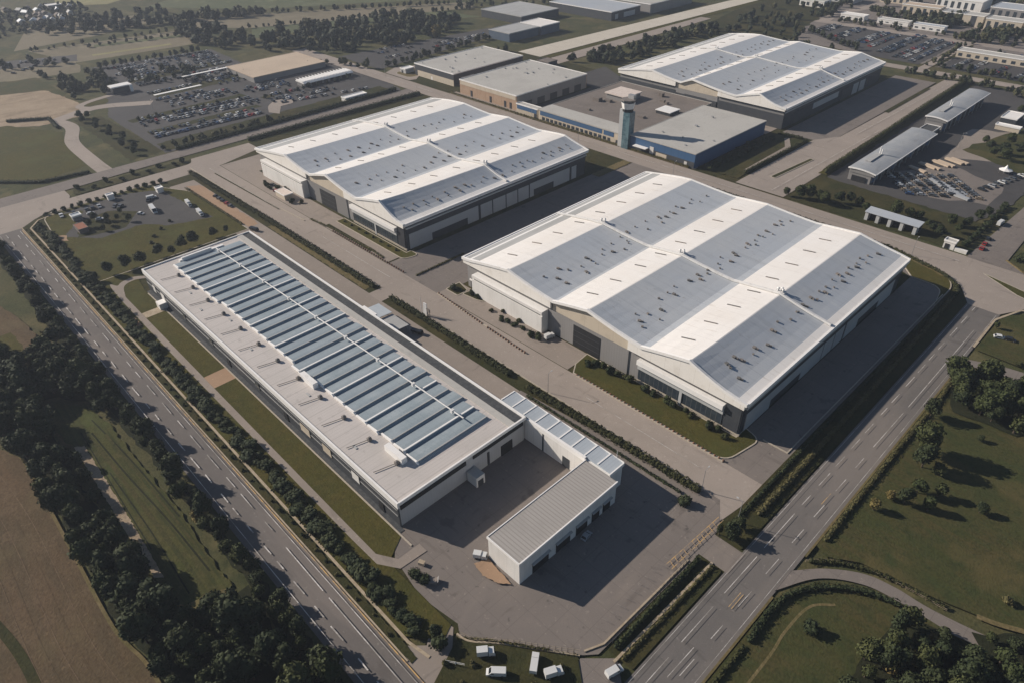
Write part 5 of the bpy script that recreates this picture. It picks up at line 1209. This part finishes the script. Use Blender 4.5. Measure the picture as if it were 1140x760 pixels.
carrow((-658, 190), (-650, 280), 'car park row behind the thin canopies', 3., .7)
carrow((-612, 236), (-606, 280), 'car park row before the tan roofed building', 2.9, .6, far=False)
for a_, b_2, w_ in (((-672, 186), (-668, 282), ''), ((-700, 188), (-696, 282), ''), ((-640, 228), (-636, 282), ''), ((-588, 190), (-584, 238), ''), ((-524, 150), (-520, 228), ''), ((-560, 152), (-550, 240), ''), ((-578, 250), (-570, 282), ''), ((-520, 250), (-500, 325), ''), ((-622, 186), (-618, 280), ''), ((-545, 252), (-540, 282), '')): carrow(a_, b_2, w_, 2.8, .75, far=True)
for q in ((-546,153,-535,242),(-577,186,-573,240),(-528,246,-522,300),(-567,245,-557,282),(-653,190,-645,280),(-607,236,-601,280),(-711,196,-707,284),(-684,192,-679,276)): carrow((q[0]+1.5, q[1]), (q[2]+1.5, q[3]), '', 2.8, .7, far=True)
carrow((-716, 196), (-712, 284), 'last car park row', 2.8, .75, far=True); carrow((-728, 190), (-722, 284), '', 2.8, .75, far=True); carrow((-690, 192), (-684, 276), '', 2.8, .6, far=True)
for x, y0, y1 in ((-328,746,790),(-322,746,790),(-304,738,788),(-298,738,788),(-279,730,786),(-273,730,786),(-262,720,784),(-248,706,796),(-242,706,796),(-230,696,790),(-224,694,790),(-214,690,786),(-180,694,732),(-168,694,732),(-150,694,730),(-132,694,730),(-112,694,730)):
    carrow((x, y0), (x+2, y1), '', 2.8, .8, far=True)
for a, b_ in (((-590,380),(-584,430)),((-570,380),(-566,500)),((-578,450),(-572,520)),((-600,400),(-596,440)),((-190,756),(-60,752)),((-180,775),(-60,772)),((-760,100),(-790,150)),((-830,110),(-800,170)),((-400,850),(-350,850)),((-300,845),(-270,845)),((-90,560),(-70,620)),((-80,440),(-64,500))):
    carrow(a, b_, '', 4.5, .7, far=True)
def far_cars():
    b = B(); idx = {'white': 0, 'silver': 1, 'grey': 2, 'black': 3, 'blue': 4, 'red': 5, 'tan': 1}
    for x, y, r, c in FARC:
        c_, s_ = math.cos(r), math.sin(r); z = zat(x, y); n = len(b.v); k = CARM[c]
        for v in [(-2.2,-.9,.25),(2.2,-.9,.25),(2.2,.9,.25),(-2.2,.9,.25),(-2.2,-.9,.9),(2.2,-.9,.85),(2.2,.9,.85),(-2.2,.9,.9),(-1.5,-.75,1.45),(.5,-.75,1.45),(.5,.75,1.45),(-1.5,.75,1.45),(1.3,-.85,.88),(1.3,.85,.88)]:
            b.v.append((x+v[0]*c_-v[1]*s_, y+v[0]*s_+v[1]*c_, z+v[2]))
        for f, m in (((0,1,5,4),0),((1,2,6,5),0),((2,3,7,6),0),((3,0,4,7),0),((8,9,10,11),0),((5,6,13,12),0),((12,13,10,9),1),((4,8,11,7),1),((4,5,12,9,8),1),((7,11,10,13,6),1)):
            b.f.append(tuple(n+i for i in f)); b.m.append(6 if m else idx[c])
    tag(b.build('distant_cars', ['paint_white', 'paint_silver', 'paint_grey', 'paint_black', 'paint_blue', 'paint_red', 'carglass']), 'crowd of parked cars in the far car parks', 'cars', kind='stuff')
far_cars()
def vehicle(name, label, cat, x, y, rz, c='white', L=5.6, W=2.0, H=2.1, van=True, boxh=0):
    t = thing(name, label, cat, loc=(x, y, zat(x, y)), rz=rz); t.scale = (.88,)*3
    if boxh:
        b = B(); b.sweep([(L/2-1.9, .45), (L/2, .45), (L/2, 1.15), (L/2-.35, 2.1), (L/2-1.9, 2.1)], -W/2, W/2); b.build('cab', 'paint_'+c, t)
        b = B(); b.box(-L/2, -W/2, .75, L/2-2.05, W/2, boxh); b.build('cargo_box', 'paint_'+c, t)
        b = B(); b.box(-L/2+.1, -W/2+.4, .45, L/2-1.9, W/2-.4, .74); b.build('chassis', 'tyre', t)
        b = B(); b.face([(L/2+.01, -W/2+.15, 1.2), (L/2+.01, W/2-.15, 1.2), (L/2-.31, W/2-.2, 2.0), (L/2-.31, -W/2+.2, 2.0)]); b.build('windscreen', 'carglass', t)
    else:
        b, gl = car_parts(c, L, W, H, van); b.build('body', 'paint_'+c, t); gl.build('windscreen', 'carglass', t)
    for sx in (-1, 1):
        for sy in (-1, 1):
            b = B(); b.tube((sx*L*.31, sy*(W/2-.04)-.14, .36), (sx*L*.31, sy*(W/2-.04)+.14, .36), .36, .36, 12); o = b.build('wheel', 'tyre', t)
            b = B(); b.tube((sx*L*.31, sy*(W/2+.11)-.01, .36), (sx*L*.31, sy*(W/2+.11)+.01, .36), .18, .18, 8); b.build('rim', 'steel', o)
    return t
vehicle('box_trailer', 'small white box truck parked nearest the fence bend on the fenced lawn', 'truck', -73.6, 59, .9, L=5.2, boxh=2.9)
vehicle('van', 'white van on the fenced lawn, facing the highway', 'van', -68.2, 57.4, 3.9)
vehicle('flatbed_truck', 'white work truck in the middle of the fenced lawn', 'truck', -63.2, 65.6, 2.2, L=6, boxh=2.2)
vehicle('box_truck', 'white box truck at the gate end of the fenced lawn', 'truck', -58.2, 67.2, 1.1, L=5.4, boxh=2.9)
vehicle('van', 'white van standing at the tip of the gate island', 'van', -48.3, 78, 1.3, L=5.2)
vehicle('car', 'white car alone on the lawn by the highway junction', 'car', -27, 293.6, .4, L=4.8, H=1.5, van=False)
vehicle('car', 'dark car with a pale roof rack beside the white car on the junction lawn', 'car', -23.6, 294.6, .2, 'black', L=4.6, H=1.55, van=False)
vehicle('bus', 'long white coach in the corner car lot', 'bus', -393.5, 102, -.12, L=10.5, W=2.6, H=3.1)
vehicle('van', 'white van at the far kerb of the corner car lot', 'van', -411.5, 108, 1.4, L=6)
vehicle('box_truck', 'white box truck closest to the middle hall in the corner car lot', 'truck', -386.5, 119, -.1, L=7.5, boxh=3.0)
vehicle('box_truck', 'white box truck with a dark tail on the lawn edge of the corner car lot', 'truck', -370, 118.3, -.1, L=8, boxh=3.0)
vehicle('car', 'small white car near the coach in the corner car lot', 'car', -394.5, 95.5, .6, van=False, L=4.2, H=1.5)
vehicle('car', 'white car beside the island trees of the corner car lot', 'car', -404, 77, 1.2, van=False, L=4.4, H=1.5)
vehicle('car', 'silver car by the curved edge of the corner car lot', 'car', -415, 76, 1.4, 'silver', van=False, L=4.4, H=1.5)
for i, c in enumerate(('black', 'grey', 'black', 'red', 'grey')):
    vehicle('car', f'{c} car {("first","second","third","fourth","last")[i]} in the line on the tan verge of the west road', 'car', -386+4.6*i, 134.8, .25, c, van=False, L=4.3, H=1.5)
vehicle('service_truck', 'white service truck against the side of the white entrance block', 'truck', -154.8, 168.2, 1.4, L=5, boxh=2.7)
vehicle('truck', 'dark flatbed truck on the side lane behind the factory canopy', 'truck', -196, 132.6, .3, 'black', L=6, boxh=1.8)
vehicle('car', 'silver car in the shade beside the loading wing bays', 'car', -79.6, 104, 1.7, 'silver', van=False, L=4.4, H=1.5)
vehicle('truck', 'dark truck by the yellow dirt at the factory far corner', 'truck', -331, 130, .3, 'black', L=6, boxh=2)
vehicle('box_truck', 'white truck parked at the near corner of the loading wing', 'truck', -96, 77.4, .6, L=4.6, boxh=2.4)
for i, (x, y) in enumerate(((-56.4,368),(-57,374),(-57.5,381))):
    vehicle('car', ('red car nearest the kiosk on the north side road', 'red car second from the kiosk on the north side road', 'dark car third from the kiosk on the north side road')[i], 'car', x, y, 1.57, ('red', 'red', 'black')[i], van=False, L=4.3, H=1.5)
vehicle('box_truck', 'white box truck parked at the end of the line on the north side road', 'truck', -58.6, 403, 1.5, L=7, boxh=3)
for i, (x, y, c) in enumerate(((-367.5,163,'red'),(-371.5,166.5,'grey'),(-377.5,166,'black'))):
    vehicle('car', f'{c} car parked among the shrubs before the middle hall', 'car', x, y, .5, c, van=False, L=4.3, H=1.5)
# stacked timber and trailers in the works yard
def pallet_stack(x, y, rz, m, lab, grp, L=11):
    t = thing('timber_stack', lab, 'timber stack', grp, loc=(x, y, zat(x, y)), rz=rz)
    b = B()
    for k in range(3): b.box(-L/2, -1.3+k*.9, .25, L/2, -.5+k*.9, 1.1+.3*random.random())
    b.build('load', m, t); b = B()
    for xx in (-L*.35, 0, L*.35): b.box(xx-.2, -1.4, 0, xx+.2, 1.4, .25)
    b.build('bearer', 'trunk', t)
for i in range(7): pallet_stack(-116+i*2.2, 452+i*4.6 if i % 2 else 447+i*5, -.3, 'tanroof', 'long stack of tan timber in the works yard', 'tan timber stacks')
for i in range(6): pallet_stack(-101+i*3.4, 436-i*2.6, -.25, 'paint_silver', 'grey covered stack in the works yard', 'grey covered stacks', 9)
# ------------------------------------------------------------------ posts, lamps, fences
b = B(); b.cyl(0, 0, -.1, .75, .27, 8); b.cyl(0, 0, .75, .9, .27, 8, .12); BOL = b.mesh('bollard', ['bollard'])
def posts(a, b_, n, where, s=1.):
    for i in range(n):
        t = i/(n-1); x = a[0]+(b_[0]-a[0])*t; y = a[1]+(b_[1]-a[1])*t
        o = bpy.data.objects.new('bollard', BOL); COL.objects.link(o); o.location = (x, y, zat(x, y)); o.scale = (s*1.35, s*1.35, s*random.uniform(.85, 1.1))
        tag(o, 'brown post in the row '+where, 'bollard', 'brown posts '+where)
posts((-131,158.1), (-68,158.1), 40, 'on the kerb of the long hall lawn')
posts((-213,158.1), (-182,155.8), 20, 'on the kerb before the white entrance block')
posts((-178,155.5), (-155,154.2), 15, 'on the kerb past the entrance block drive')
posts((-300,158.4), (-240,158.6), 34, 'beside the middle hall service road')
posts((-73,334.2), (-60,330), 10, 'on the curved lawn corner by the junction', .9)
def lamp(x, y, rz, lab, h=9.):
    t = thing('street_lamp', lab, 'street lamp', loc=(x, y, zat(x, y)), rz=rz)
    b = B(); b.cyl(0, 0, -.2, h, .13, 8, .07); b.build('pole', 'steel', t)
    b = B(); b.tube((0, 0, h-.1), (1.5, 0, h+.25), .06, .05, 6); b.build('arm', 'steel', t)
    b = B(); b.box(1.3, -.16, h+.18, 2.1, .16, h+.34); b.build('lamp_head', 'panel_light', t)
    b = B(); b.box(-.25, -.25, -.1, .25, .25, .25); b.build('base', 'kerb', t)
lamp(-132, 143.2, 1.57, 'street lamp at the hedge gap opposite the long hall lawn')
lamp(-51.6, 139.4, 3.1, 'street lamp beside the dark round tree at the gate road')
lamp(-66, 142.6, 1.57, 'street lamp at the end of the long clipped hedge')
lamp(-290, 339, 1.57, 'street lamp at the shaded cross road end by the north road')
lamp(-215, 338.8, 1.57, 'street lamp behind the back corner of the largest hall')
lamp(-237, 357.6, -1.57, 'street lamp before the blue hall front')
lamp(-78, 338.6, 1.57, 'street lamp on the curved corner lawn by the junction')
lamp(-348, 355, -1.57, 'street lamp before the gap beside the brick warehouse')
lamp(-545, 262, 0, 'tall lamp post in the car park before the ribbed canopy', 11)
lamp(-520, 350, 1.57, 'lamp post at the loop road entrance', 10)
lamp(-565, 170, 0, 'tall lamp post between the car park rows', 11)
lamp(-112, 504, 0, 'lamp post on the works yard by the curved roof shed', 9)
lamp(-230, 800, 1.57, 'tall lamp post on the far access road', 14)
def fence(lab, path, h, sp, mrail='paleline', mpost='trunk', rails=2, r=.06):
    t = thing('fence', lab, 'fence')
    b = B()
    for (x0, y0), (x1, y1) in zip(path, path[1:]):
        z0, z1 = zat(x0, y0), zat(x1, y1)
        for k in range(rails): b.tube((x0, y0, z0+h*(.45+.45*k)), (x1, y1, z1+h*(.45+.45*k)), .045, .045, 5)
    b.build('rail', mrail, t); n = 0
    for (x0, y0), (x1, y1) in zip(path, path[1:]):
        L = math.dist((x0, y0), (x1, y1)); m = max(1, int(L/sp))
        for i in range(m):
            if n > 96: break
            x = x0+(x1-x0)*i/m; y = y0+(y1-y0)*i/m; z = zat(x, y)
            b = B(); b.tube((x, y, z-.1), (x, y, z+h), r, r*.8, 6); b.build('post', mpost, t); n += 1
fence('dark thin posted fence between the yard and the lawn with the vans', [(-82.3,57.8),(-79,59),(-72,65),(-57.4,75.8)], 1.8, 1.5)
fence('dark palisade along the yard edge of the gate island', [(-53.6,84),(-53.8,119.5)], 1.9, 1.5, 'panel_dark', 'panel_dark', 2, .1)
fence('pale rail fence beside the upper curve of the lower side road', curve([(-31,141),(-26,146.2),(-18,150),(-8,151.8),(2,152.4)], 2), 1.1, 3, 'paleline', 'paleline', 2)
fence('barrier on the near footpath by the yard gate', [(-79,50.5),(-75,53.2)], 1.2, 2, 'trim', 'trim', 2, .1)
# skips and pallets in the yard
t = thing('skip', 'dark steel skip at the yard entrance beside the footpath', 'skip', loc=(-99.5, 62.5, zat(-99.5, 62.5)), rz=.8)
b = B(); b.sweep([(-2, 1.5), (-1.3, .1), (1.3, .1), (2, 1.5), (1.9, 1.5), (1.25, .25), (-1.25, .25), (-1.9, 1.5)], -1, 1); b.build('hull', 'panel_grey', t)
b = B(); b.box(-1.5, -.95, .6, 1.5, .95, .9); b.build('rubble', 'lane', t)
t = thing('crate_pile', 'pale crates beside the footpath bend at the yard', 'crate', loc=(-106, 64.2, zat(-106, 64.2)), rz=.4)
b = B(); b.box(-.9, -.6, 0, .9, .6, 1.1); b.build('crate', 'cream', t)
b = B(); b.box(-.92, -.62, 1.1, .92, .62, 1.18); b.build('lid', 'paleline', t)

# ------------------------------------------------------------------ haze, sky, sun, camera
bz = B(); bz.box(-3700, -1700, -1.0, 1000, 3700, 190); hz = bz.build('haze', [])
hm = bpy.data.materials.new('haze_air'); hm.use_nodes = True; nt = hm.node_tree
nt.nodes.remove(nt.nodes['Principled BSDF']); pv = nt.nodes.new('ShaderNodeVolumePrincipled')
pv.inputs['Color'].default_value = (.72, .80, .95, 1); pv.inputs['Density'].default_value = .00015; pv.inputs['Anisotropy'].default_value = .2
nt.links.new(pv.outputs[0], nt.nodes['Material Output'].inputs['Volume']); hz.data.materials.append(hm); tag(hz, kind='stuff')

EL, SH = R(27.5), Vector((.91, .415)).normalized()
w = bpy.data.worlds.new('World'); sc.world = w; w.use_nodes = True; nt = w.node_tree
sky = nt.nodes.new('ShaderNodeTexSky'); sky.sky_type = 'NISHITA'; sky.sun_disc = False
sky.sun_elevation = EL; sky.sun_rotation = math.atan2(-SH.x, -SH.y); sky.air_density = 1.0; sky.dust_density = .4; sky.ozone_density = 2.5
bg = nt.nodes['Background']; bg.inputs['Strength'].default_value = .055; nt.links.new(sky.outputs[0], bg.inputs['Color'])
sd = bpy.data.lights.new('Sun', 'SUN'); sd.energy = 5.0; sd.angle = R(.55); sd.color = (1, .90, .79)
so = bpy.data.objects.new('Sun', sd); COL.objects.link(so)
dirv = Vector((SH.x*math.cos(EL), SH.y*math.cos(EL), -math.sin(EL))); so.rotation_euler = dirv.to_track_quat('-Z', 'Y').to_euler(); so.location = (-800, -400, 600)

f_, pitch, hy, roll = 771.56, .628716, -.760237+math.pi/2, -.0194935
Rt = Vector((math.cos(hy), math.sin(hy), 0)); Fw = Vector((-math.sin(hy), math.cos(hy), 0)); Zv = Vector((0, 0, 1))
fwd = Fw*math.cos(pitch)-Zv*math.sin(pitch); up = Fw*math.sin(pitch)+Zv*math.cos(pitch)
c, s = math.cos(roll), math.sin(roll)
X = Rt*c+up*s; Y = up*c-Rt*s
cd = bpy.data.cameras.new('Camera'); cd.sensor_width = 36; cd.lens = 36*f_/1140; cd.clip_start = .5; cd.clip_end = 12000
co = bpy.data.objects.new('Camera', cd); COL.objects.link(co)
m4 = Matrix((X, Y, -fwd)).transposed().to_4x4(); m4.translation = (0, 0, 165); co.matrix_world = m4; sc.camera = co
sc.view_settings.view_transform = 'Standard'; sc.view_settings.look = 'None'; sc.view_settings.exposure = 0.25; sc.view_settings.gamma = 1
sc.view_settings.use_curve_mapping = False
sc.cycles.max_bounces = 5; sc.cycles.diffuse_bounces = 2; sc.cycles.glossy_bounces = 2; sc.cycles.volume_bounces = 0; sc.cycles.use_denoising = True
print('trees', NT[0], 'cars', NC[0], 'far cars', len(FARC), 'objects', len(bpy.data.objects))
